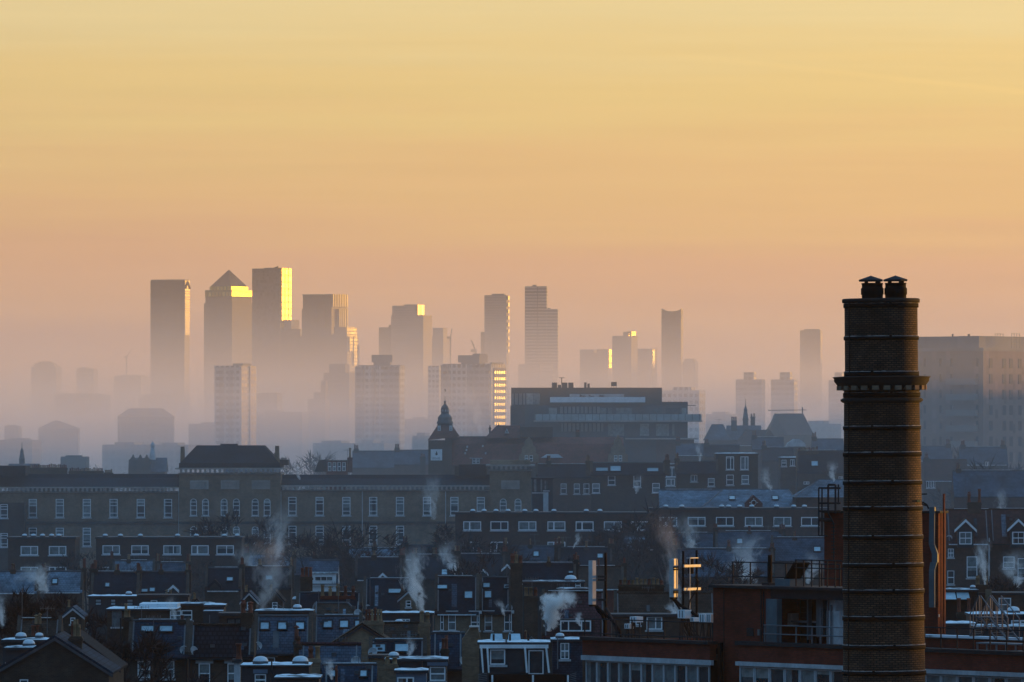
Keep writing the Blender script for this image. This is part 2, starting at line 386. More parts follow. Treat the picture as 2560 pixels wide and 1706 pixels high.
# ---------------------------------------------------------------- far skyline
FM = {
 "tw_glass": facade("tower_glass", (.075,.075,.08), (.06,.065,.075), 3.0, 4.0, .86, .7, grough=.30, gspec=.22, wrough=.5, wspec=.15),
 "tw_dark": facade("dark_tower_glass", (.045,.045,.05), (.035,.04,.048), 3.0, 4.0, .8, .62, grough=.4, gspec=.15, wrough=.6, wspec=.1),
 "tw_sungold": facade("sungold_tower_glass", (.20,.15,.04), (.46,.33,.05), 5.2, 8.2, .72, .66, grough=.34, gspec=.3, wrough=.38, wspec=.25),
 "tw_steel": facade("steel_tower", (.10,.095,.09), (.06,.065,.07), 3.2, 4.1, .62, .55, grough=.5, gspec=.15, wrough=.7, wspec=.1),
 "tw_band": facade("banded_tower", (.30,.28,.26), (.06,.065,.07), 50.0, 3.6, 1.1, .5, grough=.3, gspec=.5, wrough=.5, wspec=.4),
 "tw_fin": facade("finned_tower", (.17,.15,.13), (.05,.055,.06), 3.4, 60.0, .55, .96, grough=.3, gspec=.5, wrough=.45, wspec=.4),
 "tw_pale": facade("pale_tower", (.24,.21,.20), (.09,.09,.10), 2.6, 3.0, .6, .5, grough=.5, gspec=.25, wrough=.75, wspec=.3),
 "est": facade("estate_tower", (.40,.41,.42), (.06,.07,.08), 2.4, 2.8, .62, .5, grough=.5, gspec=.15, wrough=.75, var=.7),
 "est_dark": facade("estate_tower_dark", (.20,.21,.235), (.035,.045,.06), 2.6, 2.8, .8, .52, grough=.3, gspec=.6, wrough=.75, var=.7),
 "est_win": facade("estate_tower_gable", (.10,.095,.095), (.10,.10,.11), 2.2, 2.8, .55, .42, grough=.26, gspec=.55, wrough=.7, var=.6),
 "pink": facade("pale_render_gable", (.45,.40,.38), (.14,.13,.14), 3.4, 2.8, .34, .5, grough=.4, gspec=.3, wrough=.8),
 "block": facade("brick_block", (.17,.12,.11), (.17,.12,.11), 3.4, 3.0, .3, .62, grough=.85, gspec=.2, wrough=.85, var=.6),
 "warehouse": facade("hazy_block", (.14,.13,.14), (.06,.06,.07), 3.0, 3.1, .55, .5, grough=.6, gspec=.1, wrough=.8),
 "dark_pane": pmat("recessed_pane", (.03,.033,.04), .7, .3, .5, spec=.1),
 "plain": pmat("grey_concrete", (.16,.16,.165), .8, .2, .1),
 "plant": pmat("roof_plant_cladding", (.11,.12,.13), .7, .2, .2),
 "pyr": pmat("steel_pyramid", (.035,.037,.04), .7, .15, .05, spec=.1),
}
_p = FM["tw_sungold"].node_tree.nodes["Principled BSDF"]; _p.inputs["Metallic"].default_value = .75      # sunrise glare put into the glazing colour as a gold metallic tint
class Tower:
    """front-right corner at the origin, front along -x, depth along +y, turned so the right side shows"""
    def __init__(s, name, label, cat, l, c, r, d, th, group=None):
        s.d, s.th = d, R(th)
        s.s = K*d
        s.c = c
        s.w = (c-l)*s.s/math.cos(s.th)
        s.dp = (r-c)*s.s/math.sin(s.th)
        p = W(c, HY, d); p.z = 0
        s.root = thing(name, label, cat, p, -s.th, group)
        s.mb = {}
    def fx(s, px):                 # photo column on the front face -> local x
        return (px-s.c)*s.s/math.cos(s.th)
    def fy(s, px):                 # photo column on the right face -> local y
        return (px-s.c)*s.s/math.sin(s.th)
    def z(s, py): return Z(py, s.d)
    def part(s, name, mat):
        k = (name, mat)
        if k not in s.mb: s.mb[k] = MB()
        return s.mb[k]
    def box(s, name, mat, x0, x1, y0, y1, z0, z1):
        s.part(name, mat).box(x0, x1, y0, y1, z0, z1); return s
    def done(s):
        for (n, m), b in s.mb.items():
            b.build(n, FM.get(m) or MT[m], s.root)
        return s.root

D9 = 9000
SKY = "skyscrapers on the misty skyline"
t = Tower("skyscraper", "flat-topped slab skyscraper standing alone, west of the pyramid-roofed tower", "skyscraper", 374.5, 461, 472.5, 9350, 21, SKY)
t.box("shaft", "tw_dark", -t.w, 0, 0, t.dp, 0, t.z(702)); z = t.z(699)
t.box("sunlit_flank", "tw_band", .02, .7, .6, t.dp-.6, t.z(838), t.z(702))  # paler panel that paints sunlight on the upper part of the side
t.part("parapet", "plant").box(-t.w+.5, -.5, .5, t.dp-.5, t.z(702), z)
b = t.part("crown_emblem", "iron_black")         # tall dark chevron mark high on the side face
ym = t.dp/2
b.ext_x([(ym-10, t.z(722)), (ym-4.5, t.z(722)), (ym, t.z(709)), (ym+4.5, t.z(722)), (ym+10, t.z(722)), (ym+2, t.z(703)), (ym-2, t.z(703))], .75, 1.3)
t.done()

t = Tower("skyscraper", "skyscraper topped by a steel pyramid roof", "skyscraper", 508, 580, 629.5, 9150, 31, SKY)
w, dp = t.w, t.dp
t.box("shaft", "tw_steel", -w, 0, 0, dp, 0, t.z(758))
t.box("shaft", "tw_steel", -w+1.5, -1.2, 1.2, dp-1.2, t.z(758), t.z(741))
t.box("crown", "tw_sungold", -w+1, -.8, .8, dp-.8, t.z(741), t.z(725))
t.box("crown", "tw_sungold", -w+6, -4, 4, dp-5, t.z(725), t.z(716))
b = t.part("pyramid_roof", "pyr")
x0, x1, y0, y1 = -w+6.5, -4.5, 4.5, dp-5.5
b.add([(x0,y0,t.z(716)),(x1,y0,t.z(716)),(x1,y1,t.z(716)),(x0,y1,t.z(716)),((x0+x1)/2,(y0+y1)/2,t.z(673))], [(0,3,2,1),(0,1,4),(1,2,4),(2,3,4),(3,0,4)])
t.done()

t = Tower("skyscraper", "tallest slab skyscraper, its side glowing gold in vertical strips, next to the pyramid roof", "skyscraper", 629, 704.7, 727.8, 9000, 26, SKY)
w, dp = t.w, t.dp
t.box("shaft", "tw_glass", -w, -3, 0, dp, 0, t.z(671))
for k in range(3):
    y0 = dp*(k*.345); t.box("glazed_bay", "tw_sungold", -3, 0, y0+.3, y0+dp*.27, 0 if k == 0 else t.z(800), t.z(670.5))
t.box("lower_wing", "plant", -8, 8, dp*.35, dp+5, 0, t.z(800))
t.box("roof_plant", "plant", -w*.7, -w*.25, 8, dp-8, t.z(671), t.z(669))
t.part("roof_crane", "metal_dark").tube((-w*.35,6,t.z(671)), (-w*.2,6,t.z(667)), .9)
t.done()

t = Tower("office_block", "mid-height office block linking the gold-striped slab to the panelled tower", "office block", 700, 751, 760, 8950, 20, SKY)
t.box("shaft", "tw_dark", -t.w, 0, 0, t.dp, 0, t.z(823)); t.box("roof_plant", "plant", -t.w*.8, -t.w*.5, 3, t.dp-3, t.z(823), t.z(819)); t.done()

t = Tower("skyscraper", "broad tower with tall panelled crown and stepped shoulders, east of the gold-striped slab", "skyscraper", 754, 829.6, 871, 8850, 33, SKY)
w, dp = t.w, t.dp
t.box("shaft", "tw_dark", -w-2, -2, 2, dp, 0, t.z(772)); t.box("shaft", "tw_dark", -w, -1.5, 1.5, dp-1, t.z(772), t.z(738))
for k in range(9):
    y = dp*(.05+k*.1); t.box("crown_fin", "tw_fin", -1.5, .6, y, y+dp*.055, t.z(768), t.z(735.5))
for k in range(5):
    y = dp*(.42+k*.11); t.box("crown_fin", "tw_fin", -2, .8, y, y+dp*.05, t.z(818), t.z(772))
for k in range(4):
    x = -w*.52+k*w*.07; t.box("front_fin", "tw_fin", x, x+w*.03, 1, 2.2, t.z(818), t.z(773))
t.box("crown_lip", "plant", -w-.6, -.9, .9, dp-.4, t.z(738), t.z(735.5))
t.done()
t = Tower("office_block", "low stepped office wing with lit windows, below the panelled tower", "office block", 745, 868, 895, 8680, 30, SKY)
w, dp = t.w, t.dp
t.box("shaft", "tw_dark", -w, 0, 0, dp, 0, t.z(840)); t.box("shaft", "tw_glass", -w*.28, -1, 1, dp-1, t.z(840), t.z(818)); t.box("shaft", "tw_dark", -w+3, -w*.28, 1, dp-1, t.z(840), t.z(836))
for k in range(2):
    y = dp*(.12+k*.4); t.box("glazed_bay", "tw_glass", 0, 1.5, y, y+dp*.3, t.z(915 if k else 880), t.z(842))
t.done()
t = Tower("skyscraper", "needle-thin dark block edge beside the low stepped wing", "skyscraper", 893, 896.4, 898.6, 8600, 30, SKY)
t.box("shaft", "tw_glass", -t.w, 0, 0, t.dp, 0, t.z(864)); t.box("roof_plant", "plant", -t.w*.8, -t.w*.3, 2, t.dp-2, t.z(864), t.z(862)); t.done()

t = Tower("skyscraper", "wide stepped skyscraper with three terraces and a lit east flank", "skyscraper", 977, 1058, 1079.5, 8650, 27, SKY)
w, dp = t.w, t.dp
t.box("shaft", "tw_pale", -w, 0, 0, dp, 0, t.z(788))
t.box("shaft", "tw_pale", -w, t.fx(1035), 3, dp-2, t.z(788), t.z(764)); t.box("shaft", "tw_pale", t.fx(1006), t.fx(1035)+.4, 3.6, dp-2.6, t.z(764), t.z(761))
t.box("roof_fin", "tw_fin", t.fx(1035), t.fx(1041), 3, dp-2, t.z(788), t.z(761))
t.box("lower_wing", "tw_dark", t.fx(944), -w, 2, dp, 0, t.z(818)); t.box("lower_wing", "tw_dark", t.fx(968), -w, 2.5, dp-1, t.z(818), t.z(812))
t.done()
t = Tower("office_block", "faint office block right behind the stepped skyscraper", "office block", 1070, 1108, 1123, 9400, 25, SKY)
t.box("shaft", "tw_pale", -t.w, 0, 0, t.dp, 0, t.z(841)); t.box("shaft", "tw_pale", t.fx(1080), t.fx(1106), 2, t.dp*.8, t.z(841), t.z(820)); t.done()

t = Tower("skyscraper", "slim tower with a dotted line of gold balconies down its east edge", "skyscraper", 1211, 1266, 1272.5, 8500, 24, SKY)
w, dp = t.w, t.dp
t.box("shaft", "tw_pale", -w, 0, 0, dp, 0, t.z(738)); t.box("roof_plant", "plant", -w*.7, -w*.15, 2, dp-2, t.z(738), t.z(734.5))
for k in range(9):
    zt = t.z(740+k*16.7); t.box("balcony", "tw_fin", .02, 1.4, 2, dp-2, zt-4.6, zt)
t.box("lower_wing", "tw_dark", t.fx(1200), -w, 2, dp, 0, t.z(830))
t.done()

t = Tower("skyscraper", "twin-height pale tower, tall half beside lower half", "skyscraper", 1312, 1394, 1396.5, 8400, 10, SKY)
w, dp = t.w, t.dp
t.box("shaft", "tw_band", -w, t.fx(1366.5), 0, dp, 0, t.z(716)); t.box("shaft", "tw_band", t.fx(1366.5), 0, .5, dp, 0, t.z(773))
t.box("groove", "tw_dark", t.fx(1343), t.fx(1345), -.4, 0, t.z(940), t.z(716))
t.box("roof_plant", "plant", t.fx(1330), t.fx(1340), 4, dp-4, t.z(716), t.z(712)); t.box("roof_plant", "plant", t.fx(1368), t.fx(1375), 4, dp-4, t.z(773), t.z(770)); t.done()
t = Tower("office_block", "low block with one square lit pink wall below the twin-height tower", "office block", 1296, 1349, 1381.5, 8150, 30, SKY)
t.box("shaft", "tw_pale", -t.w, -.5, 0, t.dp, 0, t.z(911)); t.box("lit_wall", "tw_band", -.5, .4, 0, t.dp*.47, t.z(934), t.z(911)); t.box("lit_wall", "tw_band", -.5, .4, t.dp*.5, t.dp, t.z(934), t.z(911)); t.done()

t = Tower("apartment_tower", "notched pale apartment block with a sunlit gold east corner", "tower", 1450, 1519, 1529, 8300, 27, SKY)
w, dp = t.w, t.dp
t.box("shaft", "tw_pale", -w, 0, 0, dp, 0, t.z(882)); t.box("shaft", "tw_pale", -w, t.fx(1484), 0, dp, t.z(882), t.z(874)); t.box("shaft", "tw_pale", t.fx(1492), 0, 0, dp, t.z(882), t.z(873.5))
t.box("glazed_bay", "tw_sungold", 0, 1, dp*.2, dp*.8, t.z(920), t.z(874)); t.done()
t = Tower("apartment_tower", "tower with a sunlit gold rooftop frame", "tower", 1531, 1578, 1594.5, 8200, 29, SKY)
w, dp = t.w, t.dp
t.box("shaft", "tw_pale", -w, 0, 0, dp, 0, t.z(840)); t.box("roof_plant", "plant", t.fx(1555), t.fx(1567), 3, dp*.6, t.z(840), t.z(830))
b = t.part("roof_frame", "tw_sungold"); x0 = t.fx(1567); b.box(x0, 0, 1, dp*.75, t.z(834), t.z(829)); b.box(x0, x0+2, 1, dp*.75, t.z(840), t.z(834)); b.box(-2, 0, 1, 3, t.z(840), t.z(834)); b.box(-1, .3, 2, dp*.7, t.z(838.5), t.z(835))
t.done()
t = Tower("apartment_tower", "plain tower with speckled east side, shouldering the gold-framed one", "tower", 1594, 1628, 1643, 8100, 28, SKY)
t.box("shaft", "tw_pale", -t.w, 0, 0, t.dp, 0, t.z(872)); t.box("balcony", "tw_fin", .02, 1, 2, t.dp*.5, t.z(960), t.z(873)); t.done()

t = Tower("skyscraper", "lone slender tower with a scooped crown of corner spikes", "skyscraper", 1654, 1702.8, 1707.5, 8000, 20, SKY)
w, dp = t.w, t.dp
t.box("shaft", "tw_glass", -w, 0, 0, dp, 0, t.z(780))
t.part("crown", "tw_glass").ext_y([(-w, t.z(780)), (0, t.z(780)), (0, t.z(772)), (-w*.12, t.z(776)), (-w*.35, t.z(778.5)), (-w*.7, t.z(778.5)), (-w*.9, t.z(775)), (-w, t.z(771.5))], .2, dp-.2)
t.done()
t = Tower("office_block", "round-shouldered low tower hidden in mist beside the spiked one", "office block", 1706, 1737, 1746, 8100, 25, SKY)
t.box("shaft", "tw_pale", -t.w, 0, 0, t.dp, 0, t.z(903)); t.box("shaft", "tw_pale", -t.w+2, -2, 2, t.dp-2, t.z(903), t.z(897)); t.done()
t = Tower("skyscraper", "isolated tower between the red-roofed houses and the brick stack, gold line on its edge", "skyscraper", 2001, 2051.5, 2055.5, 7900, 22, SKY)
w, dp = t.w, t.dp
t.box("shaft", "tw_glass", -w, 0, 0, dp, 0, t.z(826)); t.box("shaft", "tw_glass", t.fx(2010), t.fx(2049), .8, dp-1, t.z(826), t.z(823)); t.done()

# ---- faint far blocks, only shapes in the mist: (name, label, cat, l, c, r, top, d, th, mat, extra boxes (px0, px1, top))
FAINT = [
 ("apartment_tower", "faint domed mass at the far west edge of the mist", "tower", 76, 140, 152, 917, 11500, 20, "warehouse", [(84,134,909),(94,124,904)]),
 ("apartment_tower", "faint flat block just east of the domed mass in mist", "tower", 190, 233, 243, 922, 11000, 20, "warehouse", [(196,216,919)]),
 ("apartment_tower", "faint wide low block left of the flat-topped skyscraper", "tower", 283, 352, 372, 941, 12000, 25, "warehouse", [(295,345,938)]),
 ("estate_tower", "misty block with a pale patch lit on its top corner", "tower", 133, 226, 272, 987, 7500, 32, "warehouse", [(148,226,984)]),
 ("estate_tower", "misty block standing behind the large hipped roof", "tower", 344, 420, 436, 994, 7800, 28, "warehouse", [(356,415,985)]),
 ("estate_tower", "dark misty block with a bright corner, right of the pale slab", "tower", 634, 692, 705, 984, 5200, 26, "warehouse", [(650,690,982)]),
 ("estate_tower", "stepped misty block rising behind the blue-grey tower", "tower", 808, 872, 888, 932, 4900, 25, "warehouse", [(821,862,910)]),
 ("estate_tower", "lower misty step in front of the stepped block", "tower", 769, 812, 824, 998, 4700, 25, "warehouse", [(783,812,981),(800,812,952)]),
 ("estate_tower", "pale misty slab half hidden by the tower with lit windows", "tower", 1070, 1098, 1106, 915, 4100, 25, "est", []),
 ("estate_tower", "wide pale block peeping out behind the terraced modern flats", "tower", 1640, 1748, 1764, 976, 3000, 24, "est", [(1681,1727,968)]),
 ("estate_tower", "western one of two matching misty towers with a raised centre", "tower", 1840, 1904, 1914, 949, 3900, 20, "est_dark", [(1859,1884,931)]),
 ("estate_tower", "eastern one of two matching misty towers with a raised centre", "tower", 1928, 1985, 1995, 949, 3900, 20, "est_dark", [(1949,1974,931)]),
 ("estate_tower", "faint tower sliver touching the brick stack on its west", "tower", 2072, 2112, 2122, 951, 4000, 20, "est_dark", [(2086,2104,931)]),
 ("warehouse", "very pale flat shed low in the western mist", "warehouse", 10, 46, 53, 1066, 4200, 20, "warehouse", [(14,40,1063)]),
 ("warehouse", "wide low block in mist under the pale slab tower", "warehouse", 470, 560, 580, 1060, 4000, 20, "warehouse", [(500,548,1056)]),
 ("warehouse", "low flat terrace in mist right of the pale slab tower", "warehouse", 636, 755, 770, 1030, 4600, 24, "warehouse", [(660,700,1026)]),
 ("warehouse", "long low shed with frosted roof behind the western wing", "warehouse", 150, 215, 222, 1142, 1500, 18, "plain", [(160,200,1139)]),
 ("warehouse", "misty low flats between the two blue-grey towers", "warehouse", 1010, 1075, 1095, 1048, 4400, 24, "warehouse", [(1030,1060,1043)]),
 ("warehouse", "low misty flats behind the cupola roofs to the east", "warehouse", 1765, 1830, 1850, 1036, 3800, 24, "warehouse", [(1780,1812,1030)]),
 ("warehouse", "misty low block behind the big gabled hall", "warehouse", 2010, 2085, 2105, 1060, 2900, 24, "warehouse", [(2020,2060,1052)]),
 ("warehouse", "low misty terrace far behind the onion-domed tower", "warehouse", 1030, 1100, 1120, 1090, 2900, 24, "warehouse", [(1040,1060,1082)]),
 ("warehouse", "western low hazy terrace behind the chimney pots", "warehouse", -20, 80, 100, 1100, 3400, 22, "warehouse", [(20,60,1096)]),
 ("warehouse", "hazy low terrace behind the small stepped-gable school", "warehouse", 250, 470, 500, 1112, 3000, 24, "warehouse", [(280,330,1106),(400,440,1107)]),
 ("warehouse", "hazy low roofs beneath the tower without lit windows", "warehouse", 780, 960, 990, 1108, 3100, 24, "warehouse", [(800,850,1102),(900,930,1100)]),
]
for nm, lab, cat, l, c, r, top, d, th, mat, ex in FAINT:
    t = Tower(nm, lab, cat, l, c, r, d, th, "blocks fading into the mist")
    t.box("wall", mat, -t.w, 0, 0, t.dp, 0, t.z(top))
    pz = top
    for k, (a, b_, tp) in enumerate(ex):
        t.box("roof_block", mat if tp < top-6 else "plant", t.fx(a), t.fx(b_), .6+.5*k, t.dp*.7-.5*k, t.z(pz if a >= ex[k-1][0] and k else top), t.z(tp)); pz = tp if k and a >= ex[k-1][0] else top
    t.done()

# ---- residential towers in the middle distance
EST = "residential towers in the middle distance"
t = Tower("estate_tower", "pale slab tower with two dark strips and a pink-lit flank", "tower", 535, 600.5, 635, 3200, 22, EST)
w, dp = t.w, t.dp
t.box("wall", "est", -w, 0, 0, dp, 0, t.z(920))
for a, b_ in ((547,560),(570,583)):
    t.box("window_strip", "est_dark", t.fx(a), t.fx(b_), -.15, .1, 0, t.z(926))
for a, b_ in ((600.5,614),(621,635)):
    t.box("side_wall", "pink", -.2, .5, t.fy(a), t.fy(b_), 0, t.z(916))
t.box("parapet", "est", -w, -.3, -.3, dp, t.z(920), t.z(914.5)); t.box("roof_plant", "plant", t.fx(574), t.fx(600), 3, dp-4, t.z(914.5), t.z(909))
t.done()
t = Tower("estate_tower", "blue-grey tower block with a rooftop tank room, lit windows nowhere", "tower", 888, 1000, 1011, 3300, 18, EST)
w, dp = t.w, t.dp
t.box("wall", "est", -w, 0, 0, dp, 0, t.z(916)); t.box("roof_slab", "plain", t.fx(893), t.fx(998), .5, dp-.5, t.z(916), t.z(913))
for a, b_ in ((888.5,910),(930,938),(960,1000)):
    t.box("balcony_bay", "est_dark", t.fx(a), t.fx(b_)-.2, -.9, -.01, 0, t.z(918))
for a, b_ in ((912,929),(940,944)):
    t.box("pilaster", "est", t.fx(a), t.fx(b_), -.5, -.01, 0, t.z(917))
t.box("tank_room", "plain", t.fx(923), t.fx(975), 3, dp-3, t.z(906), t.z(887)); t.box("tank_room_base", "plant", t.fx(929), t.fx(971), 4, dp-4, t.z(913), t.z(906))
t.done()
t = Tower("estate_tower", "tower block with rows of sunlit windows on its east flank, behind the onion dome", "tower", 1103, 1227.5, 1263, 3200, 26, EST)
w, dp = t.w, t.dp
t.box("wall", "est", -w, 0, 0, dp, 0, t.z(911))
t.box("roof_slab", "plain", t.fx(1106), t.fx(1225), .6, dp-.6, t.z(911), t.z(909.5))
for a, b_ in ((1103.5,1125),(1170,1184),(1186,1226)):
    t.box("balcony_bay", "est_dark", t.fx(a), t.fx(b_)-.2, -.9, -.01, 0, t.z(913))
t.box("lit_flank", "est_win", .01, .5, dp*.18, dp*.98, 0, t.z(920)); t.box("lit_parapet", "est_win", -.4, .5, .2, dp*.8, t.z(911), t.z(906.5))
t.box("tank_room", "plain", t.fx(1137), t.fx(1191), 3, dp-3, t.z(906), t.z(888)); t.box("tank_room", "plain", t.fx(1171), t.fx(1190), 4, dp-4, t.z(888), t.z(884)); t.box("tank_room_base", "plant", t.fx(1142), t.fx(1187), 4, dp-4, t.z(909.5), t.z(906))
t.done()

# hipped and gabled blocks in the western mist
def hip_block(name, label, cat, l, r, rl, rr, ridge, eave, d, mat, roof, dp=None):
    s = K*d; rt = thing(name, label, cat, Vector((W((l+r)/2, HY, d).x, d, 0)), 0)
    hw = (r-l)/2*s; dp = dp or hw*1.2; ze, zr = Z(eave, d), Z(ridge, d)
    MB().box(-hw, hw, 0, dp, 0, ze).build("wall", mat, rt)
    cx = (l+r)/2; a, b_ = (rl-cx)*s, (rr-cx)*s; o = .5
    q = MB(); q.add([(-hw-o,-o,ze),(hw+o,-o,ze),(hw+o,dp+o,ze),(-hw-o,dp+o,ze),(a,dp*.5,zr),(b_,dp*.5,zr)], [(0,3,2,1),(0,1,5,4),(1,2,5),(2,3,4,5),(3,0,4)])
    q.build("roof", roof, rt)
    return rt
hip_block("mansion_block", "misty mansion block with a broad hipped roof, far behind the western wing", "building", 294, 432, 320, 404, 1021, 1043, 3700, FM["warehouse"], MT["slate_grey"])
hip_block("mansion_block", "misty building with a low pointed gable roof in the west", "building", 96, 196, 134, 141, 1051, 1072, 4000, FM["warehouse"], MT["slate_grey"])

# tower cranes over the city
def crane(label, px, ptop, ptip, tipx, d):
    rt = thing("tower_crane", label, "crane", Vector((W(px, HY, d).x, d, 0)), 0, "tower cranes in the haze")
    s = K*d; zt = Z(ptop, d)
    MB().box(-.9, .9, -.9, .9, 0, zt).build("mast", MT["metal_dark"], rt)
    MB().tube((0,0,zt), ((tipx-px)*s, 0, Z(ptip, d)), .9, .5, 4).build("jib", MT["metal_dark"], rt)
    MB().box(-4, 1, -1, 1, zt-1, zt+1.4).build("cab", MT["metal_dark"], rt)
crane("faint luffing crane above the mist, left of the slab skyscraper", 316, 893, 873, 330, 12500)
crane("thin luffing crane behind the tower with lit windows", 1189, 878, 850, 1178, 6000)
crane("faint upright crane right of the stepped skyscraper", 1126, 845, 822, 1130, 8000)

# big brick flats east of the stack
t = Tower("brick_flats", "large modern brick apartment block with slot windows, right of the brick stack", "apartment block", 2150, 2458, 2680, 1500, 36)
w, dp = t.w, t.dp
t.box("wall", "block", -w, 0, 0, dp, 0, t.z(874)); t.box("coping", "plain", -w-.2, .2, -.2, dp+.2, t.z(878)+.01, t.z(870))
t.box("penthouse", "plant", t.fx(2200), t.fx(2374), 4, dp-8, t.z(870), t.z(840)); t.box("penthouse", "plain", t.fx(2374), t.fx(2426), 3.5, dp-8, t.z(870), t.z(839.5))
win_f = MB().box(-.3,.3,-.05,.1,-.84,.84).mesh('window', FM['dark_pane']); win_s = MB().box(-.1,.05,-.6,.6,-1,1).mesh('window', FM['dark_pane'])
for k in range(9):
    y = 895+k*39.2
    for a in (2314, 2352, 2378, 2440):
        link("window", win_f, t.root, (t.fx(a+4), 0, t.z(y+11)))
    if k >= 1:
        t.box("balcony", "plain", t.fx(2376), t.fx(2446), -1.3, -.05, t.z(y+28), t.z(y+12))
    for a in (2476, 2513, 2532, 2556, 2590):
        link("window", win_s, t.root, (.051, t.fy(a+3), t.z(y+13)))
sc = MB()
for yy in (1, 5):
    for px in (2548, 2555, 2562, 2570):
        y = t.fy(px); sc.tube((-yy, y, t.z(870)), (-yy, y, t.z(831)), .06, n=4)
    for pz in (833, 845, 857): sc.tube((-yy, t.fy(2548), t.z(pz)), (-yy, t.fy(2570), t.z(pz)), .05, n=4)
sc.build("roof_scaffold", MT["metal_grey"], t.root)
t.part("roof_vent", "metal_dark").tube((t.fx(2347), 6, t.z(840)), (t.fx(2347), 6, t.z(833)), .18); t.part("roof_vent", "metal_dark").tube((t.fx(2386), 6, t.z(839.5)), (t.fx(2386), 6, t.z(834)), .25)
t.done()
# ---------------------------------------------------------------- windows, roofs, chimneys, houses
_wc = {}
def window(parent, x, y, z, w, h, style="sash", fm="white", rot=None, pane="glass"):
    """x,z = centre, y = wall plane; frame is the part, its panes the sub-part"""
    w, h = round(w, 1) or .1, round(h, 1) or .1
    k = (w, h, style, fm, pane)
    if k not in _wc:
        f, t_ = MB(), max(.06, min(.11, w*.08))
        p = MB()
        if style == "arch":
            n = 10; r = w/2
            out = [(-r, -h/2)] + [(r, -h/2)] + [(r*math.cos(math.pi*i/n), h/2-r+r*math.sin(math.pi*i/n)) for i in range(n+1)]
            ri = r-t_
            inn = [(-ri, -h/2+t_)] + [(ri, -h/2+t_)] + [(ri*math.cos(math.pi*i/n), h/2-r+ri*math.sin(math.pi*i/n)) for i in range(n+1)]
            m = len(out)
            f.add([(a, -.05, b) for a, b in out] + [(a, -.05, b) for a, b in inn], [(i, (i+1) % m, m+(i+1) % m, m+i) for i in range(m)])
            for q_ in (-.18, .08, .3): f.box(-ri, ri, -.05, -.02, q_*h-.04, q_*h+.04)
            p.add([(a, -.012, b) for a, b in inn], [tuple(range(m))])
        else:
            f.frame(-w/2, w/2, -h/2, h/2, -.06, .0, t_)
            a, b = w/2-t_, h/2-t_
            if style == "sash": f.box(-a, a, -.05, -.004, -.045, .045)
            elif style == "school":
                for q_ in (-.27, .14, .33): f.box(-a, a, -.05, -.004, q_*h-.04, q_*h+.04)
            elif style == "two": f.box(-.05+w*.08, .05+w*.08, -.05, -.004, -b, b)
            elif style == "two_l": f.box(-.13-w*.12, .04-w*.12, -.055, -.004, -b, b)
            elif style == "three":
                f.box(-a*.5-.05, -a*.5+.05, -.05, -.004, -b, b); f.box(a*.42-.05, a*.42+.05, -.05, -.004, -b, b)
            elif style == "four":
                f.box(-.03, .03, -.05, -.004, -b, b); f.box(-a, -.03, -.045, -.004, -.05, .05); f.box(.03, a, -.045, -.004, -.05, .05)
            p.add([(-a, -.012, -b), (a, -.012, -b), (a, -.012, b), (-a, -.012, b)], [(0, 1, 2, 3)])
        _wc[k] = (f.mesh("window", MT[fm]), p.mesh("pane", MT[pane]))
    f = link("window", _wc[k][0], parent, (x, y, z), rot)
    link("pane", _wc[k][1], f)
    return f

_pot = {}
def pot(parent, x, y, z, h, r, mat, kind=0):
    k = (round(h, 1), round(r, 2), mat, kind)
    if k not in _pot:
        h_, r_ = k[0] or .3, k[1] or .1
        b = MB()
        if kind == 0: b.lathe([(r_*1.15, 0), (r_*1.1, h_*.12), (r_*.92, h_*.2), (r_*.85, h_*.82), (r_*1.12, h_*.88), (r_*1.12, h_), (r_*.8, h_)], 10)
        elif kind == 1: b.lathe([(r_*1.2, 0), (r_*1.2, h_*.15), (r_, h_*.2), (r_, h_*.6), (r_*1.25, h_*.65), (r_*1.25, h_*.78), (r_*.9, h_*.8), (r_*1.05, h_)], 8, rot=.4)
        else: b.lathe([(r_, 0), (r_*.95, h_*.7), (r_*.5, h_*.75), (r_*.5, h_*.8), (r_*1.3, h_*.82), (r_*1.3, h_*.88), (0.02, h_)], 10)
        _pot[k] = b.mesh("chimney_pot", MT[mat])
    return link("chimney_pot", _pot[k], parent, (x, y, z))

def stack(parent, x, y, z0, z1, w, dp, mat="brick_dark", pots=3, pmats=("pot_red",), ph=.7, cap=True):
    b = MB()
    b.box(x-w/2, x+w/2, y-dp/2, y+dp/2, z0, z1-.3)
    b.box(x-w/2-.06, x+w/2+.06, y-dp/2-.06, y+dp/2+.06, z1-.3, z1-.12)
    b.box(x-w/2, x+w/2, y-dp/2, y+dp/2, z1-.12, z1)
    st = b.build("chimney", MT[mat], parent)
    rg = random.Random(int(x*131+y*17+z1*7))
    for i in range(pots):
        px = x + (0 if pots == 1 else (i/(pots-1)-.5)*(w-.34))
        pot(st, px, y+rg.uniform(-.05, .05), z1, ph*rg.uniform(.8, 1.2), min(.16, w/2.6 if pots == 1 else w/pots*.42), rg.choice(pmats), rg.choice((0, 0, 1, 2)))
    return st

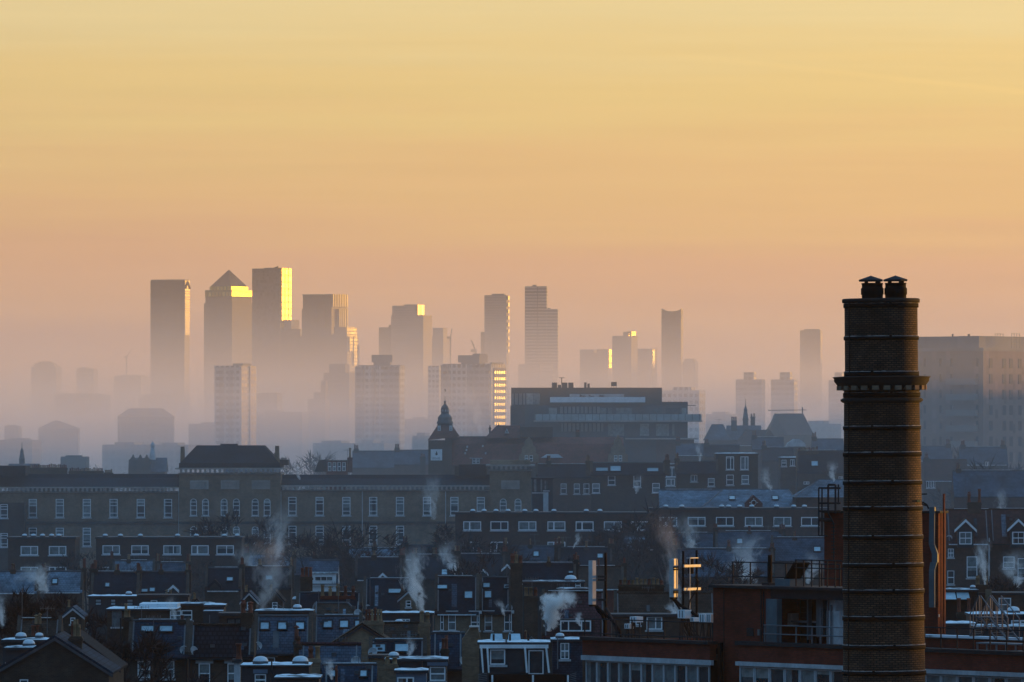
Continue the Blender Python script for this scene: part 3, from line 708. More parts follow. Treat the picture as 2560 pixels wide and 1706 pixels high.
class House:
    """a house with its front at distance d between photo columns l and r; everything given in photo pixels is placed on the house in metres"""
    def __init__(s, name, label, l, r, d, cat="house", group=None, rz=0.0):
        s.d, s.s = d, K*d
        s.cx = (l+r)/2; s.l, s.r = l, r
        s.hw = (r-l)/2*s.s
        p = W(s.cx, HY, d); p.z = 0
        s.root = thing(name, label, cat, p, R(rz), group)
    def x(s, px): return (px-s.cx)*s.s
    def z(s, py, dy=0): return Z(py, s.d+dy)
    # ---- walls and roofs
    def slope(s, ridge, eave, wall="brick_dark", roof="slate_dark", pitch=38, party=True, over=.25, gutter=True, back=True, wmat2=None):
        ze = s.z(eave); tn = math.tan(R(pitch)); run = 2.0
        for _ in range(8):
            run = max(.6, (Z(ridge, s.d+run)-ze)/tn)
        zr = ze+run*tn
        s.ze, s.tn, s.run, s.zr, s.pitch = ze, tn, run, zr, R(pitch)
        dp = 2*run
        w = MB(); w.ext_x([(0,0),(dp,0),(dp,ze),(run,zr-.02),(0,ze)], -s.hw+.02, s.hw-.02); w.build("wall", MT[wall], s.root)
        rf = MB(); th = .13
        rf.ext_x([(-over, ze-over*tn), (-over, ze-over*tn+th), (run, zr+th), (dp+over, ze-over*tn+th), (dp+over, ze-over*tn), (run, zr)], -s.hw, s.hw)
        ro = rf.build("roof", MT[roof], s.root)
        rd = MB(); rd.tube((-s.hw, run, zr+th+.02), (s.hw, run, zr+th+.02), .10, n=6); rd.build("ridge_tiles", MT["lead"] if roof[:5] == "slate" else MT["tile_brown"], ro)
        rg = random.Random(int(ridge*3+s.l))
        if rg.random() < .6:                                   # rime along the ridge
            a = -s.hw+rg.random()*s.hw*.5; b = s.hw-rg.random()*s.hw*.5
            MB().box(a, b, run-.12, run+.12, zr+th+.10, zr+th+.15).build("ridge_frost", MT["rime"], ro)
        if party:
            for xx in (-s.hw, s.hw):
                pm = MB()
                x0, x1 = (xx-.02, xx+.24) if xx < 0 else (xx-.24, xx+.02)
                pm.ext_x([(-.06, ze), (-.06, ze+.3), (run, zr+.42), (dp+.06, ze+.3), (dp+.06, ze)], x0, x1)
                pm.build("party_wall", MT["brick_dark"], s.root)
        if gutter:
            MB().box(-s.hw+.25, s.hw-.25, -over-.12, -over, ze-over*tn-.05, ze-over*tn+.06).build("gutter", MT["rime" if rg.random() < .35 else "metal_dark"], s.root)
        return s
    def on_slope(s, py):
        e = (HY-py)*K
        y = (CZ+e*s.d-s.ze)/(s.tn-e)
        return y, s.ze+y*s.tn
    def gable(s, apex, ridge, eave_l, eave_r, wall="brick_dark", roof="slate_dark", depth=8, verge="white_old", over=.0):
        za, zl, zr = s.z(ridge), s.z(eave_l), s.z(eave_r); ax = s.x(apex)
        w = MB(); w.ext_y([(-s.hw, 0), (s.hw, 0), (s.hw, zr), (ax, za), (-s.hw, zl)], 0, depth); w.build("wall", MT[wall], s.root)
        th = .14; rf = MB()
        rf.ext_y([(-s.hw-.25, zl-.25*(za-zl)/(ax+s.hw)), (ax, za+.003), (s.hw+.25, zr-.25*(za-zr)/(s.hw-ax)), (s.hw+.25, zr+th-.25*(za-zr)/(s.hw-ax)), (ax, za+th), (-s.hw-.25, zl+th-.25*(za-zl)/(ax+s.hw))], -.12, depth+.1)
        rf.build("roof", MT[roof], s.root)
        if verge:
            vb = MB(); t2 = .2
            vb.ext_y([(-s.hw-.25, zl-t2+.02-.25*(za-zl)/(ax+s.hw)), (ax, za-t2), (s.hw+.25, zr-t2+.02-.25*(za-zr)/(s.hw-ax)), (s.hw+.25, zr-.02-.25*(za-zr)/(s.hw-ax)), (ax, za-.02), (-s.hw-.25, zl-.02-.25*(za-zl)/(ax+s.hw))], -.16, -.125)
            vb.build("bargeboard", MT[verge], s.root)
        s.ze = zl; s.zr = za; s.run = 0
        return s
    def hip(s, ridge, eave, rl, rr, wall="brick_dark", roof="tile_brown", dp=None):
        ze = s.z(eave); dp = dp or s.hw*1.3; zr = s.z(ridge, dp/2)
        MB().box(-s.hw, s.hw, 0, dp, 0, ze).build("wall", MT[wall], s.root)
        o = .3; a, b = s.x(rl), s.x(rr)
        q = MB(); q.add([(-s.hw-o,-o,ze-.1),(s.hw+o,-o,ze-.1),(s.hw+o,dp+o,ze-.1),(-s.hw-o,dp+o,ze-.1),(a,dp*.5,zr),(b,dp*.5,zr)], [(0,3,2,1),(0,1,5,4),(1,2,5),(2,3,4,5),(3,0,4)])
        ro = q.build("roof", MT[roof], s.root)
        r2 = MB(); r2.tube((a, dp*.5, zr), (b, dp*.5, zr), .1); r2.tube((a, dp*.5, zr), (-s.hw-o, -o, ze-.1), .08); r2.tube((b, dp*.5, zr), (s.hw+o, -o, ze-.1), .08)
        r2.build("ridge_tiles", MT["lead"], ro)
        s.ze, s.tn, s.zr, s.run = ze, (zr-ze)/(dp/2), zr, dp/2; s.pitch = math.atan(s.tn)
        return s
    def flat(s, top, wall="zinc", dp=4.0, fascia="felt", frost=True, lip=.22, base=0.0, name="wall"):
        zt = s.z(top)
        MB().box(-s.hw, s.hw, 0, dp, base, zt-lip).build(name, MT[wall], s.root)
        rf = MB().box(-s.hw-.12, s.hw+.12, -.15, dp+.1, zt-lip, zt-.05).build("fascia", MT[fascia], s.root)
        if frost:
            b = MB()
            n = max(4, int(s.hw*2/.35)); m = 6
            rg = random.Random(int(top*7+s.cx)); vs, fs = [], []
            for j in range(m+1):
                for i in range(n+1):
                    e = i in (0, n) or j in (0, m)
                    vs.append((-s.hw-.11+(2*s.hw+.22)*i/n, -.14+(dp+.23)*j/m, zt-.046 if e else zt+rg.uniform(-.02, .05)))
            for j in range(m):
                for i in range(n):
                    a = j*(n+1)+i; fs.append((a, a+1, a+n+2, a+n+1))
            b.add(vs, fs, True)
            b.build("roof", MT["frost" if rg.random() < .6 else "frost_dull"], s.root)
        else:
            MB().box(-s.hw-.1, s.hw+.1, -.13, dp+.08, zt-.05, zt).build("roof", MT["felt"], s.root)
        s.zt, s.fdp = zt, dp; s.ze = zt; s.run = 0
        return s
    # ---- details
    def win(s, px, py, wp, hp, style="sash", fm="white", y=0.0, sill=True, pane="glass", lintel=False):
        x, z, w, h = s.x(px), s.z(py), wp*s.s, hp*s.s
        f = window(s.root, x, y-.003, z, w, h, style, fm, None, pane)
        if sill:
            MB().box(-w/2-.12, w/2+.12, -.14, -.062, -h/2-.16, -h/2-.02).build("sill", MT["white_old"], f)
        if lintel:
            MB().box(-w/2-.2, w/2+.2, -.08, .0, h/2+.03, h/2+.33).build("lintel", MT["white_old"], f)
        return s
    def sky(s, px, py, wp, hp):
        y, z = s.on_slope(py)
        w = wp*s.s; L = hp*s.s/math.sin(s.pitch)
        k = ("sky", round(w, 1), round(L, 1))
        if k not in _wc:
            w_, l_ = k[1] or .3, k[2] or .3
            f = MB().frame(-w_/2-.09, w_/2+.09, -l_/2-.09, l_/2+.09, -.1, .02, .1)
            p = MB(); p.add([(-w_/2, -.05, -l_/2), (w_/2, -.05, -l_/2), (w_/2, -.05, l_/2), (-w_/2, -.05, l_/2)], [(0,1,2,3)])
            _wc[k] = (f.mesh("skylight", MT["metal_dark"]), p.mesh("pane", MT["sky_pane"]))
        n = Vector((0, -math.sin(s.pitch), math.cos(s.pitch)))
        f = link("skylight", _wc[k][0], s.root, Vector((s.x(px), y, z)) + n*.15, (-(math.pi/2-s.pitch), 0, 0))
        link("pane", _wc[k][1], f)
        return s
    def dome(s, px, wp, y=1.2, zt=None):
        r = wp*s.s/2; zt = s.zt if zt is None else zt
        b = MB(); b.box(-r, r, -r, r, 0, .16); c = b.build("rooflight", MT["lead"], s.root, (s.x(px), y, zt))
        MB().lathe([(r*1.02, .163), (r*1.0, .2), (r*.85, .2+r*.32), (r*.55, .2+r*.5), (r*.2, .2+r*.57), (.01, .2+r*.58)], 14).build("dome", MT["dome"], c)
        return s
    def chim(s, px, top, wp, pots=3, bottom=None, y=None, mat="brick_dark", pm=("pot_red", "pot_red", "pot_buff"), ph=.7, dp=.7):
        y = s.run if y is None else y
        zt = Z(top, s.d+y); w = wp*s.s
        zb = Z(bottom, s.d+y) if bottom else min(s.zr if hasattr(s, "zr") else s.ze, zt)-2.2
        stack(s.root, s.x(px), y, zb, zt, w, dp, mat, pots, pm, ph)
        return s
    def dormer(s, px, top, wp, bottom, style="sash", wall="zinc", win=True, tri=True, fm="white"):
        """small gabled dormer standing on the front slope"""
        yb, zb = s.on_slope(bottom)
        w = wp*s.s/2; zt = Z(top, s.d+yb); zm = zt-w*1.0 if tri else zt-.2
        x = s.x(px); yb -= .25
        dl = max(1.2, (zt-zb)/s.tn+.5)
        b = MB(); b.ext_y([(-w*.72, zb-.3), (w*.72, zb-.3), (w*.72, zm+w*.2), (0, zm+w*.93) if tri else (0, zm+.1), (-w*.72, zm+w*.2)], yb, yb+dl)
        do = b.build("dormer", MT[wall], s.root, (x, 0, 0))
        if tri:
            r_ = MB(); t_ = .16
            r_.ext_y([(-w, zm-.05), (0, zt-.1), (w, zm-.05), (w, zm+t_-.05), (0, zt+t_-.08), (-w, zm+t_-.05)], yb-.25, yb+dl)
            r_.build("dormer_roof", MT["tile_brown"], do)
            v = MB(); v.ext_y([(-w, zm-.24), (0, zt-.3), (w, zm-.24), (w, zm+.04), (0, zt), (-w, zm+.04)], yb-.32, yb-.255)
            v.build("bargeboard", MT[fm], do)
        if win and zm-zb > .5:
            h = (zm-zb)*.86
            window(do, 0, yb-.004, zb+(zm-zb)*.45, w*1.15, h, style, "white")
        return s
    def pipe(s, px, y0, y1, y=-.08, mat="white_old"):
        MB().tube((s.x(px), y, s.z(y1)), (s.x(px), y, s.z(y0)), .06, n=6).build("drainpipe", MT[mat], s.root)
        return s
    def aerial(s, px, top, h=1.6, y=None, yagi=True, zb=None):
        y = (s.run if y is None else y)
        zt = Z(top, s.d+y); x = s.x(px)
        b = MB(); b.tube((x, y, zt-h), (x, y, zt), .03, n=4)
        if yagi:
            b.tube((x-.55, y, zt-.1), (x+.55, y, zt-.1), .02, n=4)
            for k in range(6): b.tube((x-.5+k*.2, y-.25, zt-.1), (x-.5+k*.2, y+.25, zt-.1), .012, n=3); b.tube((x-.5+k*.2, y, zt-.25), (x-.5+k*.2, y, zt+.05), .012, n=3)
        b.build("aerial", MT["metal_grey"], s.root)
        return s
# ---------------------------------------------------------------- modern flats with terraces
d = 1250; H = House("modern_flats", "dark modern terrace-topped flats with glass balconies and roof vents", 1278, 1755, d, "apartment block")
s = H.s; x = H.x; z = H.z; r_ = H.root
def bx(name, mat, a, b, y0, y1, lo, hi): return MB().box(x(a), x(b), y0, y1, z(lo), z(hi)).build(name, mat, r_)
DK = pmat("dark_panel", (.028,.035,.042), .6, .25, .4); DK2 = pmat("mid_panel", (.05,.058,.068), .6, .25, .4)
RIB = brickmat("ribbed_panel", (.24,.25,.26), (.18,.19,.2), (.03,.035,.04), .7, 40, .12, var=.2)
BAL = pmat("balcony_glass", (.30,.36,.37), .3, .25, .3, spec=.4)
BRD = brickmat("dark_red_brick", (.10,.052,.045), (.075,.042,.038), (.07,.06,.055), var=.3)
bx("top_storey", DK, 1278, 1655, 0, 16, 1013, 969.6)
bx("lower_storeys", DK2, 1282, 1719, -.6, 18, 1160, 1013.2)
bx("east_storey", DK, 1655.2, 1720, 1, 15, 1013, 1005)
bx("brick_bay", BRD, 1276, 1312, -1.0, 8, 1160, 1014)
bx("ribbed_screen", RIB, 1280, 1313, -.12, -.01, 1012, 984)
for a, b, c, e in ((1316,1333,1012,984),(1334,1350,1012,984)):
    bx("window", MT["glass"], a, b, -.1, -.01, c, e)
bx("terrace_wall", MT["white_old"], 1424, 1560, -.35, -.2, 995, 985.5)
bx("terrace_wall", MT["white"], 1375, 1613, -.95, -.8, 1006.5, 993)
bx("terrace_floor", DK, 1372, 1616, -1.2, -.02, 1010, 1006.6)
bx("ribbed_screen", RIB, 1400, 1500, -.75, -.62, 1034, 1017)
for a, b in ((1372,1392),(1632,1655),(1664,1700),(1704,1716),(1500,1530),(1540,1580)):
    bx("window", MT["glass"], a, b, -.72, -.61, 1036, 1020)
bx("canopy", DK, 1655, 1739, -.6, 3, 1015, 1013.3)
bx("balcony_slab", MT["stone"], 1334, 1755, -2.2, -.61, 1055, 1051.5)
bx("balcony_glass", BAL, 1337, 1753, -2.15, -2.05, 1051.4, 1036)
for k in range(24):
    pxx = 1338+k*17.8; MB().box(x(pxx), x(pxx)+.07, -2.2, -2.151, z(1051.4), z(1035.4)).build("baluster", MT["metal_dark"], r_)
bx("ribbed_screen", RIB, 1403, 1508, -.78, -.61, 1079, 1059)
for a, b in ((1600,1622),(1680,1686),(1520,1560),(1640,1672)):
    bx("window", MT["glass"], a, b, -.72, -.61, 1090, 1060)
bx("balcony_slab", MT["stone"], 1563, 1745, -2.4, -.61, 1099, 1095.5)
bx("step_block", BRD, 1640, 1735, -.9, 12, 1180, 1099.2)
for a, b, tp in ((1380,1393,956.5),(1395,1404,962),(1405,1419,956.5),(1421,1434,956.5),(1461,1467,956),(1469,1475,959)):
    bx("flue_cowl", DK, a, b, 4, 5, 969.5, tp)
bx("roof_plant", DK, 1529, 1543, 5, 7, 965, 955)
for a in (1530, 1535, 1541): bx("plant_leg", MT["metal_dark"], a, a+1, 5.5, 5.7, 969.5, 965)
b = MB(); b.tube((x(1404.5),4,z(962)), (x(1404.5),4,z(944)), .07); b.tube((x(1398),4,z(944.5)), (x(1412),4,z(944.5)), .05); b.build("aerial", MT["metal_dark"], r_)
for a, wd_, tp in ((1455,9,1000),(1478,12,1003),(1505,10,1002)):          # planters gone leggy on the terrace
    b = MB(); rg = random.Random(a)
    for k in range(90):
        p = Vector((x(a)+rg.gauss(0, wd_*.4)*s, -.6+rg.uniform(-.15,.15), z(1006)+rg.random()*1.1)); q_ = p+Vector((rg.uniform(-.3,.3), rg.uniform(-.1,.1), rg.uniform(0,.35))); b.tube(p, q_, .05, .02, 3)
    b.build("planting", MT["twig"], r_)

# ---------------------------------------------------------------- red-roofed school with onion-domed tower
d = 1100; H = House("school_building", "dark red-tiled school range with an onion-domed corner tower and white notice board", 1070, 1660, d, "school")
s, x, z, r_ = H.s, H.x, H.z, H.root
TR = MT["tile_school"]
MB().box(x(1071), x(1130), -1.0, 6, 0, z(1101)).build("tower_wall", MT["brick_dark"], r_)
b = MB(); a0, a1, y0, y1 = x(1069), x(1149), -1.3, 6.5; c0, c1 = x(1095), x(1129)
b.add([(a0,y0,z(1101)),(a1,y0,z(1092)),(a1,y1,z(1092)),(a0,y1,z(1101)),(c0,1.6,z(1062)),(c1,1.6,z(1062)),(c1,3.6,z(1062)),(c0,3.6,z(1062))], [(0,1,5,4),(1,2,6,5),(2,3,7,6),(3,0,4,7),(4,5,6,7),(0,3,2,1)])
b.build("tower_roof", TR, r_)
cu = MB(); u = s
def prof(pts): return [(max(.02, r*u), z(y)) for r, y in pts]
cu.lathe(prof([(16,1068),(17,1062),(20,1060),(20.5,1056),(17.5,1052),(18.5,1047),(17.5,1043),(14,1039),(10.5,1035.5),(9.5,1031),(10.5,1030.6),(10.3,1029),(8.8,1028.8),(8.8,1024)]), 16, x(1112), 2.6)
cu.lathe(prof([(10,1024),(10,1022.5),(9,1019),(6.5,1014.5),(3,1011),(1.6,1008.5),(2.8,1006.2),(3,1004),(1.2,1002),(.5,1000),(.4,990)]), 16, x(1112), 2.6)
cup = cu.build("cupola", pmat("dark_lead_dome", (.045,.055,.065), .45, .35, .8, spec=.5), r_)
b = MB()
for k in range(8):
    a = k*math.pi/4+.2; b.tube((x(1112)+9.4*u*math.cos(a), 2.6+9.4*u*math.sin(a), z(1029)), (x(1112)+9.4*u*math.cos(a), 2.6+9.4*u*math.sin(a), z(1023.5)), .09, n=5)
b.lathe(prof([(10.6,1030.8),(10.8,1030)]), 16, x(1112), 2.6)
b.build("lantern_columns", MT["white_old"], cup)
MB().ext_y([(x(1111.4),z(980)),(x(1112.6),z(980)),(x(1114),z(976)),(x(1112.8),z(972)),(x(1110.6),z(974)),(x(1112),z(977))], 2.55, 2.65).build("weathervane", MT["iron_black"], cup)
for a in (1098, 1127):
    do = MB().box(x(a)-.24, x(a)+.24, .2, 2.2, z(1078), z(1064)).build("dormer", MT["white_old"], r_)
    window(do, x(a), .19, z(1070.5), .4, .7, "arch", "white")
    MB().ext_y([(x(a)-.36, z(1064)), (x(a)+.36, z(1064)), (x(a), z(1058))], .1, 2.2).build("dormer_roof", MT["lead"], do)
# long mansard range
b = MB(); b.ext_x([(0, 0), (11, 0), (11, z(1163)), (0, z(1163))], x(1112), x(1660)); b.build("range_wall", MT["brick_dark"], r_)
b = MB(); b.ext_x([(-.4, z(1164)), (1.9, z(1110)), (4.5, z(1093)), (8, z(1093)), (11.4, z(1164))], x(1112), x(1560)); b.build("range_roof", TR, r_)
MB().box(x(1148), x(1235), 4.4, 4.8, z(1093.5), z(1091)).build("ridge_tiles", MT["lead"], r_)
for a0, a1, ap, tp, ev in ((1218,1300,1245,1064,1096),):
    b = MB(); b.ext_x([(1.5, z(ev)), (5, z(tp)), (8.5, z(ev))], x(a0)+1.4, x(a1)); b.add([(x(a0)-.4,1.5,z(ev)),(x(a0)+1.41,5,z(tp)),(x(a0)-.4,8.5,z(ev)),(x(a0)+1.41,1.5,z(ev)),(x(a0)+1.41,8.5,z(ev))], [(0,3,1),(0,1,2),(1,4,2),(1,3,4),(0,2,4,3)])
    b.build("upper_roof", TR, r_)
for a, tp in ((1267, 1071),):
    b = MB(); b.ext_y([(x(a)-.36, z(tp+13)), (x(a)+.36, z(tp+13)), (x(a), z(tp))], 1.0, 4); do = b.build("dormer", MT["white_old"], r_)
    MB().ext_y([(x(a)-.2, z(tp+11)), (x(a)+.2, z(tp+11)), (x(a), z(tp+3.5))], .95, .995).build("pane", MT["glass"], do)
for a, b_, tp in ((1244.5, 1249, 1060), (1222, 1227, 1063), (1330,1338,1068), (1440,1450,1075)):
    stack(r_, x((a+b_)/2), 5, z(1094), z(tp+5), (b_-a)*s, .6, "brick_dark", 2, ("pot_red",), .3)
MB().box(x(1300), x(1382), 2, 9, z(1094), z(1068)).build("penthouse_wall", BRD, r_)
for cxp, tp in ((1322,1092), (1545,1087)):         # shaped brick gables on the roof slope
    b = MB(); w = 25*s; zt = z(tp); zb = z(1158)
    pts = [(-w, zb), (w, zb), (w, zb+1.2), (w*.72, zb+1.5), (w*.7, zb+2.3), (w*.42, zb+2.7), (w*.38, zb+3.3), (0, zt), (-w*.38, zb+3.3), (-w*.42, zb+2.7), (-w*.7, zb+2.3), (-w*.72, zb+1.5), (-w, zb+1.2)]
    b.ext_y([(x(cxp)+a, b2) for a, b2 in pts], -.5, 3.6); gb = b.build("shaped_gable", MT["brick_stock"], r_)
    for q_ in (-.35, .35): window(gb, x(cxp)+q_, -.52, zb+.7, .5, .9, "sash")
for a in (1190,): 
    do = MB().box(x(a)-.62, x(a)+.62, -.6, 1.5, z(1164), z(1147)).build("dormer", MT["brick_dark"], r_)
    for q_ in (-.28, .28): window(do, x(a)+q_, -.604, z(1153), .45, .8, "sash")
    MB().box(x(a)-.95, x(a)+.95, -.75, 1.5, z(1147), z(1145)).build("dormer_roof", MT["white_old"], do)
for a, q_ in ((1166,1128),(1168,1120),(1214,1136),(1163,1136),(1207,1118)): MB().box(x(a)-.12, x(a)+.12, .5, 1.4, z(q_), z(q_-5)).build("roof_vent", MT["white_old"], r_)
b = MB(); cxp = 1380
b.ext_y([(x(1352), z(1145)), (x(1408), z(1145)), (x(1396), z(1136)), (x(1366), z(1136))], -.3, 3); b.build("rooflight_lantern", MT["dome"], r_)
# notice board with a dark drop emblem and two grey rules of small lettering
bd = MB().box(x(1077), x(1105.5), -1.14, -1.01, z(1151.5), z(1123.5)).build("notice_board", MT["white"], r_)
cx_, cz_ = x(1091.5), z(1134)
b = MB(); b.add([(cx_+.17*math.sin(a)*(1-.0*a), -1.155, cz_-.12-.17*math.cos(a)) for a in [k*math.pi/8-math.pi*.75 for k in range(13)]] + [(cx_, -1.155, cz_+.42)], [tuple(range(14))]); b.build("emblem", MT["iron_black"], bd)
b = MB()
rg = random.Random(3)
for row, zz in enumerate((z(1145), z(1147.6))):
    xx = x(1080)
    while xx < x(1101): 
        w = rg.uniform(.05, .12); b.add([(xx,-1.155,zz-.045),(xx+w,-1.155,zz-.045),(xx+w,-1.155,zz+.045),(xx,-1.155,zz+.045)], [(0,1,2,3)]); xx += w+.05
b.build("lettering", MT["lead"], bd)

# ---------------------------------------------------------------- small cupolas and gabled roofs on the ridge line
def cupola_hall(label, px, tip, base, d, hall, gables, spire):
    H = House("old_school", label, hall[0], hall[1], d, "school")
    s, x, z = H.s, H.x, H.z
    MB().box(-H.hw, H.hw, 0, 9, 0, z(hall[3])).build("wall", MT["brick_dark"], H.root)
    MB().ext_x([(-.3, z(hall[3])), (4.5, z(hall[2])), (9.3, z(hall[3]))], -H.hw-.2, H.hw+.2).build("roof", MT["slate_grey"], H.root)
    for g in gables:
        MB().ext_y([(x(g)-.8, z(hall[3])-.5), (x(g)+.8, z(hall[3])-.5), (x(g)+.7, z(hall[2])-.4), (x(g)+.25, z(hall[2])), (x(g), z(hall[2]-8)), (x(g)-.25, z(hall[2])), (x(g)-.7, z(hall[2])-.4)], -.4, 3).build("gable", MT["brick_dark"], H.root)
    c = MB(); P = lambda pts: [(max(.02, r*s), z(y)) for r, y in pts]
    n = base-tip
    if spire: c.lathe(P([(7,base),(7,base-.2*n),(8,base-.21*n),(6.5,base-.3*n),(5,base-.48*n),(4.2,base-.5*n),(4.2,base-.55*n),(5,base-.57*n),(3,base-.66*n),(1,base-.75*n),(.4,tip)]), 12, x(px), 3)
    else: c.lathe(P([(8,base),(8,base-.2*n),(6.5,base-.35*n),(5,base-.55*n),(4.6,base-.57*n),(4.6,base-.7*n),(5.4,base-.72*n),(4.2,base-.85*n),(1.2,base-.93*n),(.4,tip)]), 12, x(px), 3)
    c.build("cupola", MT["white_old"] if not spire else MT["lead"], H.root)
    return H
cupola_hall("small stepped-gable school with white cupola behind the western wing", 379.5, 1102, 1150, 1300, (326, 412, 1145, 1180), (332, 350, 366), False)
cupola_hall("low roof with slender pointed cupola at the far west", 52, 1106, 1162, 1300, (20, 92, 1160, 1180), (), True)
cupola_hall("dark roofs with a domed ventilation cupola and thin spire, east of the modern flats", 1865, 998, 1064, 1500, (1820, 1902, 1064, 1100), (), True)
H = House("hipped_roof_house", "dark hipped roof with twin chimney stacks right beside the modern flats", 1762, 1824, 1500, "house")
H.hip(1062, 1100, 1780, 1808, "brick_dark", "slate_grey").chim(1836, 1052, 14, 3, 1110, y=3).chim(1884, 1042, 11, 2, 1100, y=5).aerial(1798, 1048, 1.5)
H = House("pitched_roof_house", "small house with one roof slope catching orange dawn light", 1830, 1906, 1450, "house", None, -40)
H.slope(1078, 1112, "brick_dark", "tile_red", 40)
H = House("gabled_hall", "large misty gabled hall with steep roof and roof mast, left of the brick stack", 1915, 2035, 1700, "hall")
s, x, z = H.s, H.x, H.z
MB().box(-H.hw, H.hw, 0, 18, 0, z(1088)).build("wall", MT["brick_flat"], H.root)
MB().add([(-H.hw,-.4,z(1088)),(H.hw,-.4,z(1088)),(H.hw,18,z(1088)),(-H.hw,18,z(1088)),(x(1942),9,z(1034)),(x(2012),9,z(1034))], [(0,3,2,1),(0,1,5,4),(1,2,5),(2,3,4,5),(3,0,4)]).build("roof", MT["tile_red"], H.root)
MB().ext_y([(x(1918),z(1090)), (x(1960),z(1090)), (x(1939),z(1034))], -2.5, 9).build("gable", MT["brick_flat"], H.root)
b = MB(); b.tube((x(2010),9,z(1034)), (x(2010),9,z(1018)), .15); b.tube((x(1923),9,z(1026)), (x(2020),9,z(1025)), .08); b.build("roof_mast", MT["metal_dark"], H.root)
H = House("greenhouse_roof", "white faceted canopy shed among hazy roofs near the brick stack", 1967, 2013, 1250, "shed")
s, x, z = H.s, H.x, H.z
MB().box(-H.hw, H.hw, 0, 4, 0, z(1117)).build("wall", MT["brick_dark"], H.root)
MB().ext_y([(x(1965),z(1117)),(x(2015),z(1117)),(x(2012),z(1108)),(x(1998),z(1098)),(x(1985),z(1098)),(x(1970),z(1108))], -.2, 4).build("roof", MT["white_old"], H.root)

# ---------------------------------------------------------------- the long brick institution
d = 1000; H = House("institution_building", "long stock-brick Victorian institution with tall sash windows and hipped centre pavilion", 0, 1328, d, "building")
s, x, z, r_ = H.s, H.x, H.z, H.root
BK = MT["brick_stock"]
def wing(a, b, ridge, eave, seg):
    MB().box(x(a), x(b), 0, 12, 0, z(eave+11)).build("wall", BK, r_)
    MB().ext_x([(.3, z(eave)), (5.5, z(ridge)-.5), (6, z(ridge)), (9, z(ridge)), (12, z(eave))], x(a), x(b)).build("roof", MT["slate_dark"], r_)
    c = MB(); c.box(x(a), x(b), -.55, 12, z(eave+2), z(eave-1)); c.box(x(a), x(b), -.12, -.0, z(eave+13), z(eave+11))
    n = int((x(b)-x(a))/.62)
    for k in range(n):
        xx = x(a)+.2+k*.62; c.box(xx, xx+.26, -.45, -.002, z(eave+10.5), z(eave+2.1))
    c.build("cornice", MT["stone"], r_)
    m = MB(); m.box(x(a), x(b), -.18, -.003, z(1310), z(1304)); m.build("string_course", MT["brick_dark"], r_)
wing(-60, 448, 1186, 1219, 0)
wing(702, 1224, 1188, 1215, 0)
def pav(a, b, ridge, eave, rl, rr, name, panels, arches, lower):
    MB().box(x(a), x(b), -.9, 14, 0, z(eave+11)).build("pavilion_wall", BK, r_)
    c = MB(); c.box(x(a)-.5, x(b)+.5, -1.6, 14.4, z(eave+2), z(eave-2)); c.box(x(a)-.1, x(b)+.1, -1.0, 14.1, z(eave+14), z(eave+11))
    n = int((x(b)-x(a))/.66)
    for k in range(n):
        xx = x(a)+.15+k*.66; c.box(xx, xx+.3, -1.45, -.902, z(eave+10.5), z(eave+2.1))
    c.build("cornice", MT["stone"], r_)
    if ridge:
        zt, ze = z(ridge), z(eave-2); m = MB()
        m.box(x(a)+.0, x(b)-.0, -.7, 13.6, ze, z(eave-14))
        zb = z(eave-14)
        m.add([(x(a+2),-.4,zb),(x(b-4),-.4,zb),(x(b-4),13,zb),(x(a+2),13,zb),(x(rl),3.5,zt),(x(rr),3.5,zt),(x(rr),9,zt),(x(rl),9,zt)], [(0,1,5,4),(1,2,6,5),(2,3,7,6),(3,0,4,7),(4,5,6,7),(0,3,2,1)])
        m.build("pavilion_roof", MT["slate_dark"], r_)
    else:
        MB().box(x(a)+.1, x(b)-.1, -1.0, 13.5, z(eave-2), z(eave-13)).build("parapet", BK, r_)
    for px in panels:
        f = MB().frame(x(px-23), x(px+23), z(1223), z(1201.5), -1.12, -.903, .2).build("carved_panel", MT["stone"], r_)
        g_ = MB(); rg = random.Random(px)
        g_.box(x(px-23)+.2, x(px+23)-.2, -.96, -.904, z(1223)+.2, z(1201.5)-.2)
        for k in range(11):
            xx = x(px-17)+k*(34*s)/10; g_.tube((xx, -.99, z(1218)), (xx+rg.uniform(-.12,.12), -.99, z(1207)), .07, .05, 5); g_.tube((xx, -.99, z(1212)), (xx+.16, -.99, z(1212)+rg.uniform(-.3,.3)), .05, .04, 4)
        g_.build("relief", MT["stone"], f)
    for px in arches: H.win(px, 1268, 16, 42, "arch", y=-.9)
    for px in lower: H.win(px, 1337, 16, 42, "arch", y=-.9)
    MB().box(x(a), x(b), -1.05, -.905, z(1310), z(1304)).build("string_course", MT["brick_dark"], r_)
pav(448, 702, 1114, 1172, 489, 658, "", (499, 576, 653), (484.5, 514.5, 561, 591.5, 638.5, 668.5), (484.5, 514.5, 561, 591.5, 638.5, 668.5))
pav(1224, 1328, None, 1164, 0, 0, "", (1276,), (1258, 1295), (1258, 1295))
for px, tp, b_ in ((454.5, 1117, 10), (691.5, 1115, 11)):
    MB().add([(x(px-b_/2),1,z(1166)),(x(px+b_/2),1,z(1166)),(x(px+b_/2),4,z(1166)),(x(px-b_/2),4,z(1166)),(x(px-b_/2+1),1.2,z(tp)),(x(px+b_/2-1),1.2,z(tp)),(x(px+b_/2-1),3.6,z(tp)),(x(px-b_/2+1),3.6,z(tp))], [(0,3,2,1),(4,5,6,7),(0,1,5,4),(1,2,6,5),(2,3,7,6),(3,0,4,7)]).build("chimney", BK, r_)
MB().box(x(697), x(718), 3, 8, z(1164), z(1150)).build("tank_room", MT["brick_dark"], r_)
MB().box(x(700), x(714), 3.5, 7, z(1150), z(1145)).build("water_tank", MT["stone"], r_)
